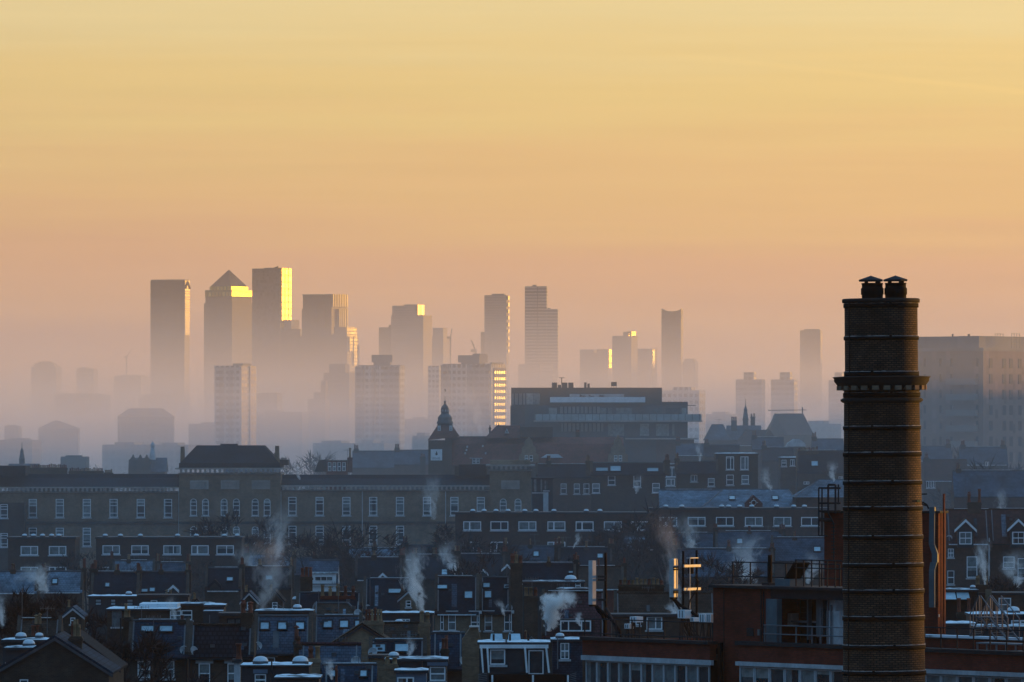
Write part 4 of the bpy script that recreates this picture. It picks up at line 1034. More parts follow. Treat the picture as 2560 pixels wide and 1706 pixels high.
MB().box(x(548), x(590), 4, 7, z(1114), z(1110)).build("roof_vent", MT["metal_dark"], r_)
MB().box(x(1146), x(1216), 4, 9, z(1190), z(1162)).build("roof_room", MT["slate_dark"], r_)
MB().box(x(1136), x(1147), 4, 6, z(1190), z(1166)).build("chimney", MT["brick_dark"], r_)
for px in (82, 149.5, 217, 284, 352, 420): H.win(px, 1271, 21, 46, "school")
for px in (82, 149.5, 217): H.win(px, 1343, 21, 46, "school")
for px in (731, 799, 866, 933, 1000, 1067.5, 1136, 1202): H.win(px, 1266, 21, 46, "school")
for px in (731, 799, 866, 933, 1000): H.win(px, 1338, 21, 46, "school")
for px in (447, 702.5, 906, 1114): H.pipe(px, 1229, 1400, -.25)
# stair block at the west end
MB().box(x(-60), x(65), -3, -.02, 0, z(1257)).build("stair_block", MT["brick_dark"], r_)
MB().box(x(-60), x(64), -.5, 9, z(1190), z(1165)).build("roof_room", MT["slate_dark"], r_)
for zz in (1278, 1350): H.win(14, zz, 19, 34, "school", y=-3)
# pots along the ridge behind
def pot_row(label, a, b, top, base, d, n, mats, ph=1.0):
    H = House("chimney_stack", label, a, b, d, "chimney")
    w = (b-a)*H.s; zt = H.z(base)
    b_ = MB(); b_.box(-w/2, w/2, 0, .8, 0, zt-.25); b_.box(-w/2-.08, w/2+.08, -.08, .88, zt-.25, zt-.1); b_.box(-w/2, w/2, 0, .8, zt-.1, zt)
    b_.build("stack", MT["brick_dark"], H.root)
    rg = random.Random(a)
    for k in range(n):
        pot(H.root, -w/2+.2+(w-.4)*k/(n-1), .4, zt, (base-top)*H.s*rg.uniform(.75, 1.1), min(.16, w/n*.4), rg.choice(mats), rg.choice((0,0,1)))
pot_row("wide stack crowded with red pots above the western wing", 74, 168, 1161, 1170, 1040, 20, ("pot_red", "pot_red", "pot_buff"))
pot_row("second stack of mixed pots, right of the crowded red one", 172, 258, 1170, 1178, 1050, 17, ("pot_red", "pot_buff"))
pot_row("short run of small pots trailing behind the western roof ridge", 260, 282, 1174, 1182, 1050, 5, ("pot_buff",))
# house with red stack between the pavilions
H = House("terrace_house", "dark dormered house with tall red chimney, behind the long eastern wing", 790, 882, 1080)
s, x, z = H.s, H.x, H.z
MB().box(x(816), x(868), 0, 6, 0, z(1153)).build("wall", MT["brick_red"], H.root)
MB().box(x(814), x(869), -.3, 6, z(1153), z(1151)).build("roof", MT["felt"], H.root)
MB().ext_y([(x(786), z(1180)), (x(816)-.01, z(1180)), (x(816)-.01, z(1149)), (x(798), z(1151))], -.2, 6).build("side_roof", MT["slate_dark"], H.root)
for px in (824, 836, 848, 860): H.win(px, 1167, 9, 22, "sash", sill=False)
H.chim(875, 1144, 12, 1, 1182, y=.2, mat="brick_red", ph=1.2); H.aerial(868, 1124, 2, y=1)
pot_row("misty stack standing left of the red-roofed school tower", 1050, 1064, 1134, 1142, 1250, 4, ("pot_red",))
# ---------------------------------------------------------------- brick flats in front of the institution
FL = "low brick flats with white casement windows"
def flats(label, l, r, top, d, rows, domes, wall="brick_flat", wd=44, h=22):
    H = House("low_flats", label, l, r, d, "flats", FL)
    H.flat(top, wall, 9, "felt", False)
    rg = random.Random(l)
    for py, xs in rows:
        for px in xs: H.win(px, py, wd if px > 0 else 18, h, rg.choice(("two", "two_l", "two")))
    for px in domes: H.dome(px, 13, 1.0)
    return H
flats("low brown flats at the far west with two pairs of casement windows", 20, 188, 1343, 880, ((1377,(73.5,144)),(1429,(73.5,144))), (60,82,105,128,146))
flats("low brown flats with open white casements, second from the west", 240, 604, 1343, 885, ((1375,(278,350,430,500,563)),(1429,(278,350,563))), (262,300,350,443,490,560,592))
flats("longer brown flats with frost-rimmed roof, below the eastern pavilion", 1138, 1642, 1281, 900, ((1315,(1180.5,1248.5,1318.5,1391,1461.5,1532,1600)),(1366,(1180.5,1248.5,1391))), (1182,1210,1240,1270,1312,1340,1385,1466,1500))
flats("brown flats under the slate roofs, left of the brick stack", 1626, 2075, 1270, 905, ((1304,(1670.5,1741.5,1812,1884.5,1956,2025)),(1356,(1741.5,1956,2025))), (1665,1705,1805,1822,1850,1880,1942,1985,2012))

# ---------------------------------------------------------------- houses behind the flats, to the east
MR = "hazy terrace houses beyond the low flats"
def hz(l, r, d, label, nm="terrace_house", grp=MR): return House(nm, label, l, r, d, "house", grp)
H = hz(1478, 1662, 1000, "dark mansard house with pale triangular skylight panels")
H.slope(1160, 1184, "brick_dark", "slate_dark", 50)
for px, py in ((1529,1201),(1490,1221),(1640,1220)): H.win(px, py, 18, 23)
H.win(1593, 1203, 18, 30); H.chim(1470, 1152, 12, 3, 1190); H.chim(1668, 1150, 14, 4, 1190); H.sky(1539, 1174, 26, 12); H.sky(1505, 1176, 30, 9); H.sky(1632, 1177, 28, 8)
H = hz(1340, 1480, 1020, "red-brown house with tall narrow windows beside the eastern pavilion")
H.slope(1164, 1192, "brick_flat", "slate_dark", 40)
for px in (1409, 1442, 1466): H.win(px, 1222, 15, 26)
H.chim(1372, 1152, 12, 3, 1180)
H = House("modern_extension", "flat-roofed modern extension with dark glazing, right of the eastern pavilion", 1330, 1382, 950, "house", MR)
H.flat(1194, "zinc", 5, "metal_dark", False); H.win(1345, 1214, 26, 34, "two", "metal_dark"); H.win(1366, 1213, 12, 26, "sash", "metal_dark")
MB().box(H.x(1358), H.x(1371), -.5, -.01, H.z(1290), H.z(1231)).build("clad_pillar", MT["white_old"], H.root)
H = hz(1690, 1795, 1010, "house with broad dark slate roof and one white attic window")
H.slope(1156, 1182, "brick_dark", "slate_dark", 45).win(1735, 1196, 17, 17, "two").chim(1693, 1146, 12, 4, 1180); H.win(1778, 1206, 16, 20)
H = hz(1790, 1895, 1015, "tall flat-topped dark house with two white french windows")
H.flat(1133, "brick_dark", 8); H.win(1825, 1158, 19, 32, "two"); H.win(1861, 1158, 19, 32, "two"); H.win(1825, 1200, 18, 26); H.win(1863, 1199, 18, 22)
H = hz(1640, 1700, 1060, "pale-glazed narrow house between the two dark roofs")
H.flat(1160, "zinc", 6); H.win(1678, 1180, 26, 26, "two"); H.win(1676, 1206, 22, 18, "two")
H = hz(1950, 1998, 1050, "white-windowed house with frosted flat roof among hazy roofs")
H.flat(1143, "brick_flat", 6); H.win(1981, 1157, 11, 15, "two"); H.win(1960, 1158, 12, 16)
H = hz(1992, 2115, 1040, "dark mansard house with single pale attic window and many pots, beside the brick stack")
H.slope(1130, 1178, "brick_dark", "slate_dark", 55).chim(2022, 1127, 50, 10, 1150, pm=("pot_buff","pot_red"), ph=.5); H.sky(2037, 1161, 15, 12)
H.win(2016, 1208, 14, 7, "two", sill=False); H.win(2102, 1196, 11, 9, "two")
for l, r, rg_, ev, d, lab in ((1648,1816,1228,1268,950,"long low pale slate roof behind the eastern flats"),):
    H = hz(l, r, d, lab, "hall_house"); H.slope(rg_, ev, "brick_flat", "slate_pale", 32, party=False)
H = House("school_hall", "hipped pale slate hall with a small red pediment and round window", 1762, 2000, 940, "hall")
H.hip(1224, 1266, 1812, 1975, "brick_flat", "slate_pale", 14)
b = MB(); b.ext_y([(H.x(1862), H.z(1268)), (H.x(1906), H.z(1268)), (H.x(1906), H.z(1258)), (H.x(1884), H.z(1238)), (H.x(1862), H.z(1258))], -.5, 5)
pg = b.build("pediment", MT["brick_red"], H.root)
b = MB(); xo, zo = H.x(1884), H.z(1257)
n = 16; ring = [(xo+rr*math.cos(2*math.pi*k/n), -.52-.05*(rr < .3), zo+rr*math.sin(2*math.pi*k/n)) for rr in (.26, .36) for k in range(n)]
b.add(ring, [(k, (k+1) % n, n+(k+1) % n, n+k) for k in range(n)]); 
for a in range(4): b.box(xo+(.4 if a == 0 else -.55 if a == 1 else -.06), xo+(.55 if a == 0 else -.4 if a == 1 else .06), -.55, -.51, zo+(.4 if a == 2 else -.55 if a == 3 else -.06), zo+(.55 if a == 2 else -.4 if a == 3 else .06))
b.build("round_window", MT["white_old"], pg)
H.sky(1832, 1248, 13, 9); H.sky(1940, 1248, 13, 9)
H = House("school_hall", "pale hipped slate roof half hidden by the brick stack", 1990, 2150, 930, "hall")
H.hip(1200, 1242, 2052, 2120, "brick_flat", "slate_pale", 12)
# fillers of the hazy ridge: houses beyond, each its own
for i, (l, r, rg_, ev, d, ro, lab) in enumerate((
 (1690,1760,1112,1136,1200,"slate_grey","hazy grey roof below the modern flats' terrace"),
 (1760,1850,1115,1140,1180,"slate_dark","dark hazy roof under the hipped twin-stack house"),
 (1880,1960,1096,1122,1250,"slate_grey","grey hazy roof right of the dawn-lit slope"),
 (2030,2110,1100,1126,1230,"slate_grey","grey hazy roof with pots against the brick stack"),
 (1905,1985,1122,1150,1150,"slate_dark","dark roof in front of the white canopy shed"),
 (2290,2380,1118,1150,1250,"slate_grey","hazy frosted roof just east of the brick stack"),
 (2310,2420,1152,1200,1120,"tile_red","red-grey hazy house with white top windows east of the stack"),
 (2400,2520,1120,1160,1220,"slate_grey","pale hazy house with small white dormer under the brick flats"),
 (2385,2570,1180,1240,1000,"slate_grey","large grey roof in haze behind the gabled red house"),
 (1400,1560,1125,1160,1250,"tile_red","red roof slope merging with the onion-domed school"),
 (560,700,1150,1178,1300,"slate_grey","misty slate roof behind the centre pavilion"),
 (880,1000,1130,1168,1350,"slate_grey","misty pale house row behind the eastern wing"),
 (985,1075,1128,1160,1300,"slate_grey","misty low house left of the notice-board tower"),
)):
    H = hz(l, r, d, lab); H.slope(rg_, ev, "brick_flat", ro, 42, party=False)
    rgn = random.Random(i*7+1)
    for k in range(rgn.choice((1, 2))): H.chim(l+(r-l)*(.08+.84*k), rg_-8, 12, rgn.choice((3, 4)), ev)
    if i in (6,): 
        for px in (2321, 2333): H.win(px, 1210, 9, 20, "two")
    if i == 7: H.dormer(2467, 1150, 16, 1166, "two", tri=False)

# ---------------------------------------------------------------- roof rows between the flats and the near houses
NEAR = []
RW = "slate roofed terrace rows in the middle ground"
ROWS = [ # l, r, ridge, eave, d, roof, wall, label
 (-20,92,1432,1480,760,"slate_pale","brick_dark","frosted slate roof at the far west edge below the casement flats"),
 (110,206,1432,1477,762,"slate_pale","brick_dark","frosted slate roof beside the westernmost one, right of a gap"),
 (281,386,1405,1432,850,"slate_pale","brick_dark","pale low roof peeping above two black roofs in the west"),
 (392,470,1410,1440,845,"slate_grey","brick_dark","grey roof patch behind the red pots in the west"),
 (226,346,1434,1492,740,"slate_dark","brick_dark","black slate house with a red pot on its west stack"),
 (346,470,1433,1490,741,"slate_dark","brick_dark","black slate house with a small triangular dormer and yellow pot"),
 (512,602,1424,1474,755,"slate_dark","brick_dark","dark house with a shaded pointed dormer left of the drifting smoke"),
 (604,728,1421,1470,765,"tile_rib","brick_dark","ribbed slate house behind the widest smoke drift"),
 (512,616,1384,1412,905,"slate_dark","brick_dark","dark low roof below the easternmost casement of the western flats"),
 (616,735,1390,1420,880,"slate_pale","brick_dark","pale frosted roof strip in the smoke, west of the dark tree"),
 (735,860,1398,1435,860,"slate_grey","brick_dark","grey house at the foot of the dark bare trees"),
 (862,1006,1374,1402,900,"slate_pale","brick_dark","frosted roof edge right under the institution's east wing"),
 (888,1004,1398,1447,820,"slate_dark","brick_dark","dark plain roof with one little triangular dormer left of the pale smoke"),
 (1010,1140,1366,1396,900,"slate_dark","brick_dark","dark roof behind red chimney, left of the twin ridge roofs"),
 (1140,1300,1345,1378,905,"slate_grey","brick_dark","grey roof right below the long frost-rimmed flats"),
 (1032,1140,1391,1446,830,"slate_dark","brick_dark","dark roof with small skylight and lit window box"),
 (1142,1262,1389,1444,832,"slate_dark","brick_dark","dark roof with two white pointed dormers"),
 (1262,1400,1368,1404,860,"slate_grey","brick_dark","grey roof with poles, behind the black flat house"),
 (1396,1530,1372,1410,850,"slate_dark","brick_dark","dark roof with white uprights under the bare tree"),
 (1553,1642,1345,1371,890,"slate_pale","brick_dark","small frosted roof left of the tall rising smoke"),
 (1640,1790,1336,1372,880,"slate_grey","brick_flat","grey roof under the eastern flats' first windows"),
 (1790,1960,1332,1376,870,"slate_grey","brick_flat","grey long roof with buff pots, above the blue dish"),
 (1930,2075,1348,1400,800,"slate_grey","brick_flat","hazy roof straight left of the steel ladder cage"),
 (1690,1935,1376,1440,780,"slate_grey","brick_flat","wide hazy brick-gabled roof above the black mast"),
 (1440,1560,1420,1470,740,"tile_brown","brick_red","brown roof with red party wall between the two masts"),
 (1290,1440,1412,1455,720,"slate_dark","brick_dark","black roof with a white dome in front, centre east"),
]
for i, (l, r, ridge, ev, d, ro, wl, lab) in enumerate(ROWS):
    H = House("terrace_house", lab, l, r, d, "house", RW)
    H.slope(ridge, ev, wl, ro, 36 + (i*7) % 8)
    rgn = random.Random(i+40)
    for k in range(2):
        if rgn.random() < .75:
            H.chim((l, r)[k]+rgn.uniform(-3, 3), ridge-rgn.uniform(6, 14), rgn.uniform(11, 17), rgn.choice((2, 3, 4)), ev, pm=rgn.choice((("pot_red",), ("pot_red", "pot_buff"), ("pot_buff", "pot_red", "pot_red"))), ph=rgn.uniform(.5, .9))
    if r-l > 100: H.chim(l+(r-l)*rgn.uniform(.35, .65), ridge-rgn.uniform(4, 10), rgn.uniform(10, 15), rgn.choice((1, 2, 3)), ev, pm=("pot_red", "pot_buff"), ph=.6)
    for k in range(rgn.choice((0, 1, 1, 2))): H.aerial(rgn.uniform(l+8, r-8), ridge-rgn.uniform(14, 38), 2.4, yagi=rgn.random() < .7)
    if rgn.random() < .6 and i not in (5, 12, 15, 16): H.sky(rgn.uniform(l+16, r-16), ridge*.45+ev*.55, rgn.uniform(10, 16), rgn.uniform(8, 12))
    if i == 4: H.chim(234, 1422, 12, 1, 1480, mat="brick_dark", ph=.9, pm=("pot_red",))
    if i == 5: H.dormer(433, 1462, 30, 1487, tri=True); H.chim(424, 1494, 18, 2, 1530, y=-2.0, pm=("pot_buff",)); H.sky(361, 1480, 14, 8); H.sky(380, 1478, 12, 9)
    if i == 6: H.dormer(537, 1450, 34, 1474, tri=True, win=False, fm="slate_dark")
    if i == 12: H.dormer(957, 1432, 26, 1447, win=False)
    if i == 15: H.sky(1111, 1434, 14, 13); H.dormer(1162, 1424, 22, 1444, "sash", tri=False)
    if i == 16: H.dormer(1207, 1421, 29, 1443, win=False); H.dormer(1268, 1410, 30, 1443, win=False); H.dormer(1162, 1424, 22, 1443, tri=False)
    if i == 25: H.sky(1427, 1434, 11, 6)

# ---------------------------------------------------------------- near houses
NR = "frost-edged roofs of the near terraces"
def nh(l, r, d, label, nm="terrace_house", **k):
    h = House(nm, label, l, r, d, "house", NR, **k); h.run = 0; NEAR.append(h); return h
def ext(l, r, d, label): return House("flat_roofed_house", label, l, r, d, "house", NR)
# west cluster
H = nh(-30, 272, 430, "big brown gable-ended house at the bottom left with pots on its stack", "gabled_house")
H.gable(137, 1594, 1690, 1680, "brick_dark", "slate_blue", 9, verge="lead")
H.chim(182, 1591, 32, 4, 1640, y=3, ph=.85, pm=("pot_red", "pot_buff", "pot_red")); H.win(60, 1716, 22, 34, sill=True)
H = nh(150, 292, 446, "shadowed gable-ended house tucked behind the big brown gable", "gabled_house")
H.gable(178, 1584, 1640, 1668, "brick_dark", "slate_dark", 8, verge="felt")
H = ext(7, 118, 475, "flat-roofed loft with two domed rooflights behind the brown gable")
H.flat(1598, "zinc", 4).dome(50, 28, 1.0); H.dome(92, 20, 2.5); H.win(30, 1640, 24, 30)
H = ext(14, 112, 458, "lower flat loft step with a large dome, against the brown gable")
H.flat(1617, "felt", 3).dome(69, 30, 1.2)
H = nh(42, 152, 545, "low brown-roofed house with paired buff pots, far left", "terrace_house")
H.slope(1553, 1588, "brick_dark", "tile_brown", 35).chim(94, 1560, 20, 2, 1590, y=.5, pm=("pot_buff","pot_red")); H.chim(90, 1590, 22, 2, 1605, y=-1, pm=("pot_red",))
H.aerial(118, 1518, 3, y=0); H.aerial(53, 1470, 3, y=1, yagi=False)
H = ext(221, 345, 690, "flat-roofed row with three tilted skylights and a small dome, left")
H.flat(1489, "zinc", 4).dome(320, 16, 1.5)
for px, w in ((246, 17), (283, 13), (325, 17)): H.win(px, 1506, w, 15, "sash", "metal_dark", pane="sky_pane", sill=False)
H = ext(345, 470, 680, "low dark flat roof beside the yellow pot, left")
H.flat(1487, "zinc", 4, frost=False); H.win(385, 1508, 16, 14)
H = ext(268, 440, 600, "wide bright frosted flat roof with a single white sash window, left")
H.flat(1521, "brick_dark", 7); H.win(467-28, 1539, 26, 25); H.win(292, 1546, 24, 42, "two", "metal_grey")
MB().box(H.x(345), H.x(440), 2.2, 8, H.zt-1.4, H.zt+.32).build("upper_roof", MT["frost"], H.root)
H.chim(316, 1543, 10, 1, 1570, y=-.6, pm=("pot_buff",), ph=1.1, dp=.5)
H = ext(440, 530, 612, "dark-walled flat house with a frosted rim, right of the wide bright roof")
H.flat(1508, "brick_dark", 4); H.win(467, 1538, 27, 25)
H = nh(320, 470, 520, "dark blue slate house with two large skylights, left of the ribbed-tile roof")
H.slope(1557, 1640, "brick_dark", "slate_blue", 42).sky(366, 1577, 31, 14).sky(412, 1577, 31, 14); H.chim(314, 1543, 18, 2, 1640, pm=("pot_buff",), ph=.5); H.chim(451, 1549, 16, 3, 1600, pm=("pot_red",), ph=.3)
for px in (360, 420): H.win(px, 1674, 30, 44, lintel=True)
H.pipe(302, 1545, 1700, mat="metal_dark"); H.aerial(382, 1540, 1.2, y=1)
H = nh(470, 634, 515, "ribbed black tile house with tall white sash windows below")
H.slope(1567, 1641, "brick_flat", "tile_rib", 40)
for px in (511, 583): H.win(px, 1684, 30, 48, lintel=True)
H.chim(614, 1532, 30, 2, 1640, pm=("pot_red",), ph=.9)
H = ext(548, 610, 560, "small flat dormer house with white lintel behind the ribbed tile roof")
H.flat(1533, "brick_flat", 4, frost=False); H.win(585, 1556, 36, 20, "two", "metal_dark", lintel=False)
H = ext(512, 560, 590, "stepped dark flat roof with two thin frost lines, left of the tall stack")
H.flat(1511, "zinc", 4); MB().box(-H.hw, H.hw, -3, -.2, 0, H.z(1526)).build("step", MT["zinc"], H.root); MB().box(-H.hw, H.hw, -3, -.2, H.z(1526)+.003, H.z(1525)).build("step_roof", MT["frost"], H.root)
H = nh(634, 778, 535, "grey slate house with a row of three small skylights")
H.slope(1545, 1629, "brick_flat", "slate_grey", 46)
for px in (660, 704, 748.5): H.sky(px, 1569.5, 20, 18)
H.win(672, 1664, 30, 40, lintel=True); H.chim(742, 1601, 15, 1, 1650, y=-.6, pm=("pot_red",), ph=1.0)
H = ext(640, 780, 556, "long flat roof box with frost rim, above the three-skylight roof")
H.flat(1525, "felt", 4); H.dome(742, 22, 1.5)
b = MB(); 
for px in (684, 706): b.tube((H.x(px), 2, H.zt), (H.x(px+1), 2, H.zt+.5), .03, n=4)
b.tube((H.x(684), 2, H.zt+.5), (H.x(706), 2, H.zt+.1), .03, n=4); b.build("roof_rail", MT["metal_grey"], H.root)
H = nh(780, 905, 540, "grey slate house whose skylights end at a slanting brown gable")
H.slope(1545, 1620, "brick_flat", "slate_grey", 46)
for px in (818, 859, 897): H.sky(px, 1565, 20, 17)
H = nh(812, 1000, 506, "brown gable-ended house beside the cluster of buff pots", "gabled_house")
H.gable(905, 1562, 1622, 1622, "brick_stock", "tile_brown", 5, verge="felt")
H.chim(933, 1552, 48, 6, 1600, y=2, pm=("pot_buff", "pot_buff", "pot_red"), ph=.75, mat="brick_stock")
H = nh(780, 903, 600, "brown brick hipped roof with frosted ridge, in the centre")
H.hip(1508, 1545, 786, 868, "brick_stock", "tile_brown", 5); H.aerial(845, 1455, 2.5, y=1)
H = nh(895, 1062, 546, "speckled brown tile roof with two white domes, centre")
H.slope(1562, 1606, "brick_stock", "tile_brown", 34, party=False)
H.dome(996, 22, 2.6, H.zr); H.dome(918, 24, -1.5, H.ze+.25)
H = nh(922, 1066, 497, "dark slate loft with two wide skylights under the speckled brown roof")
H.slope(1606, 1645, "zinc", "slate_dark", 40).sky(946, 1626, 34, 19).sky(1004, 1625, 34, 19)
H = nh(746, 902, 478, "blue-grey slate house with a red-tiled ridge, lower centre")
H.slope(1618, 1668, "brick_flat", "slate_grey", 40, party=False)
MB().tube((-H.hw, H.run, H.zr+.2), (H.hw, H.run, H.zr+.2), .13, n=6).build("red_ridge", MT["tile_purple"], H.root)
H.chim(744, 1610, 15, 1, 1668, pm=("pot_red",), ph=.6); H.chim(786, 1646, 30, 2, 1690, y=-.5, pm=("pot_red", "pot_buff"), ph=.8, mat="brick_stock")
H = ext(605, 772, 452, "frosted loft roof with two big domes at the bottom, left of centre")
H.flat(1661, "felt", 5, lip=.15).dome(650, 38, 1.0).dome(750, 40, 1.0); H.win(651, 1700, 28, 30, "sash")
MB().box(H.x(633), H.x(669), -.12, -.01, H.z(1684), H.z(1674)).build("lintel", MT["timber_blue"], H.root)
MB().tube((H.x(680), -.5, H.z(1710)), (H.x(680), -.5, H.z(1646)), .05, n=6).build("soil_pipe", MT["metal_dark"], H.root)
H = ext(690, 797, 424, "lowest frosted flat roof at the bottom edge")
H.flat(1691, "felt", 4, lip=.15)
H = nh(803, 942, 455, "bottom slate house with two narrow skylights, centre")
H.slope(1668, 1722, "brick_flat", "slate_blue", 40, party=False).sky(831, 1690, 12, 15).sky(908, 1690, 15, 15); H.chim(842, 1708, 8, 1, 1740, y=-1, pm=("pot_red",), ph=.9)
H = House("white_chimney_breast", "whitewashed chimney wall with an orange clay pot at the bottom", 585, 600, 470, "chimney")
H.flat(1648, "white_old", .9, frost=False); pot(H.root, .1, .4, H.zt, 1.0, .18, "pot_red")
H = ext(965, 1116, 466, "dark loft with frosted rim and one broad white sash, lower centre")
H.flat(1646, "zinc", 5).dome(984, 26, .8); H.win(1094, 1685, 38, 37)
MB().box(H.x(1068), H.x(1120), -.22, -.01, H.z(1665), H.z(1656)).build("lintel_board", MT["timber_blue"], H.root)
H.chim(978, 1660, 32, 2, 1720, y=-.8, pm=("pot_red","pot_buff"), ph=.45, mat="brick_stock")
MB().tube((H.x(1054), -.4, H.z(1710)), (H.x(1054), -.4, H.z(1648)), .05, n=6).build("soil_pipe", MT["metal_dark"], H.root)
H = ext(924, 968, 474, "plain brown brick stub wall beside the dark loft, lower centre")
H.flat(1638, "brick_stock", 3, frost=False)
H = ext(990, 1066, 432, "lower timber box roof with a white window, bottom centre")
H.flat(1674, "timber_blue", 3); H.win(1014, 1706, 42, 26, "two")
H = nh(1076, 1162, 500, "blue slate lean-to roof with a pair of red pots, lower centre")
H.slope(1588, 1668, "brick_flat", "slate_blue", 44, party=False); H.chim(1112, 1622, 20, 2, 1660, y=-.5, pm=("pot_red",), ph=.8)
H.chim(1062, 1556, 26, 2, 1640, y=-.4, pm=("pot_buff", "pot_red"), ph=.7, mat="brick_stock")
H = ext(1155, 1200, 494, "sloping brown brick shaft wall left of the white-framed loft")
b = MB(); b.ext_y([(-H.hw, 0), (H.hw, 0), (H.hw, H.z(1596)), (H.hw*.75, H.z(1568)), (-H.hw*.1, H.z(1570)), (-H.hw, H.z(1600))], 0, 3); b.build("wall", MT["brick_stock"], H.root)
MB().box(-H.hw*.2, H.hw*.85, -.1, 3.1, H.z(1570), H.z(1567)).build("coping", MT["stone"], H.root)
# white-framed loft
H = ext(1198, 1372, 480, "loft extension framed in white with a square window and a glazed door")
H.flat(1604, "zinc", 5, lip=.2); x, z, s = H.x, H.z, H.s
MB().box(x(1199), x(1371), -.25, -.01, z(1621), z(1612)).build("fascia_board", MT["white"], H.root)
for a, b_, c, e in ((1201,1206,1206,1210),(1216,1221,1220,1224),(1310,1315,1315,1320),(1363,1368,1370,1375)):
    MB().add([(x(a),-.4,z(1621)),(x(b_),-.4,z(1621)),(x(b_),-.1,z(1621)),(x(a),-.1,z(1621)),(x(c),-.4,z(1682)),(x(e),-.4,z(1682)),(x(e),-.1,z(1682)),(x(c),-.1,z(1682))], [(0,1,2,3),(7,6,5,4),(0,4,5,1),(1,5,6,2),(2,6,7,3),(3,7,4,0)]).build("white_post", MT["white"], H.root)
MB().box(x(1270), x(1309), -.08, -.01, z(1682), z(1622)).build("dark_panel", MT["felt"], H.root)
H.win(1244, 1643, 40, 38, "plain"); H.win(1340, 1656, 40, 60, "plain", sill=False)
for px in (1234, 1275, 1321): MB().tube((x(px), 1.2, H.zt), (x(px), 1.2, H.zt+.45), .07, n=8).build("vent_pipe", MT["metal_dark"], H.root)
MB().box(x(1264), x(1267), -.3, 4, H.zt-.05, H.zt+.12).build("roof_divider", MT["metal_dark"], H.root)
for px in (1242, 1287): MB().add([(x(px-17),2.6,H.zt+.02),(x(px+15),2.6,H.zt+.02),(x(px+13),3.3,H.zt+.42),(x(px-15),3.3,H.zt+.42)],[(0,1,2,3)]).build("skylight", MT["sky_pane"], H.root)
b = MB(); b.box(x(1222), x(1424), -3.2, -2.9, 0, z(1682)); b.build("balcony_wall", MT["iron_black"], H.root)
for px in (1231, 1332, 1419): MB().box(x(px)-.06, x(px)+.06, -3.3, -3.21, z(1708), z(1684)).build("white_post", MT["white"], H.root)
b = MB()
for k in range(6): b.tube((x(1196), -2.6, z(1706-k*4.5)), (x(1218), -2.6, z(1703-k*4.5)), .03, n=4)
b.build("escape_stair", MT["metal_grey"], H.root)
b = MB()
for k in range(6): b.tube((x(1424), -2.6, z(1706-k*4.5)), (x(1440), -2.6, z(1702-k*4.5)), .03, n=4)
b.build("roof_battens", MT["metal_grey"], H.root)
H = ext(1381, 1456, 500, "slate-hung loft with frosted roof and a four-pane window, left of the red block")
H.flat(1597, "slate_blue", 5).dome(1400, 22, .9); H.win(1412, 1628, 22, 40, "four")
MB().tube((H.x(1394), -.6, H.z(1672)), (H.x(1394), -.6, H.z(1592)), .04, n=6).build("pole", MT["metal_grey"], H.root)
H = nh(1355, 1516, 590, "purple tiled roof with a wide three-part window, behind the white steam")
H.slope(1485, 1592, "brick_dark", "tile_purple", 47)
yb, zb = H.on_slope(1583); xx0, xx1 = H.x(1397), H.x(1481); zt = Z(1550, 590+yb)
dm = MB().box(xx0, xx1, yb-.3, yb+3, zb-.2, zt).build("dormer", MT["tile_purple"], H.root); MB().box(xx0-.1, xx1+.1, yb-.4, yb+3, zt, zt+.1).build("dormer_roof", MT["lead"], dm)
window(dm, (xx0+xx1)/2, yb-.305, (zt+zb)/2+.05, (xx1-xx0)*.93, (zt-zb)*.88, "three")
H.chim(1327, 1490, 34, 3, 1600, y=-.4, pm=("pot_buff","pot_red"), ph=.8, mat="brick_dark"); H.aerial(1330, 1444, 1.6, y=0)
H = ext(1395, 1470, 640, "small flat roof with a bright frost line above the purple tiles")
H.flat(1471, "zinc", 4)
H = ext(1307, 1460, 690, "black flat-roofed house with one white dome, centre right")
H.flat(1453, "zinc", 5).dome(1427, 30, 2.0); H.win(1445, 1464, 12, 20)
H = nh(1087, 1197, 680, "slate house with two skylights and a yellow brick wall of white sashes")
H.slope(1446, 1531, "brick_yellow", "slate_dark", 44).sky(1105, 1471, 25, 9).sky(1171, 1491, 18, 16)
for px, w in ((1130, 20), (1188, 22)): H.win(px, 1556, w, 40, lintel=True)
H.win(1105, 1556, 9, 40)
H = nh(1198, 1278, 682, "slate house with three skylights, right half of the yellow brick pair")
H.slope(1447, 1530, "brick_yellow", "slate_dark", 44).sky(1216, 1467, 15, 11).sky(1220, 1490, 16, 17).sky(1268, 1470, 15, 10)
for px in (1221, 1270): H.win(px, 1556, 20, 42, lintel=True)
H.chim(1291, 1408, 30, 3, 1585, y=1.2, ph=.8, mat="brick_dark", dp=1.4, pm=("pot_red","pot_buff"))
H = nh(908, 1040, 715, "dark house with one wide skylight and a frosted gutter line, behind the pots")
H.slope(1451, 1530, "brick_dark", "slate_dark", 44).sky(986, 1481, 31, 11)
H.aerial(925, 1438, 3, y=0, yagi=False)
H = ext(955, 1082, 652, "dark flat house with a frost line and white window, under the pale smoke")
H.flat(1531, "zinc", 5); H.win(1012, 1552, 26, 9, "two")
H = nh(740, 905, 660, "shadowed roof with a white dome and a red walled stack of pots")
H.slope(1486, 1516, "brick_dark", "slate_dark", 36).dome(740, 21, 1.2, H.zr-.6)
H.chim(844, 1490, 86, 5, 1520, pm=("pot_buff", "pot_buff", "pot_red"), ph=.9, mat="brick_red", y=1)
H.chim(764, 1442, 30, 3, 1490, y=3, pm=("pot_red",), ph=.8)
H = House("white_gabled_house", "low house with a white boarded dormer of three small windows", 770, 846, 800, "house", NR)
H.slope(1404, 1456, "white", "slate_grey", 40, party=False)
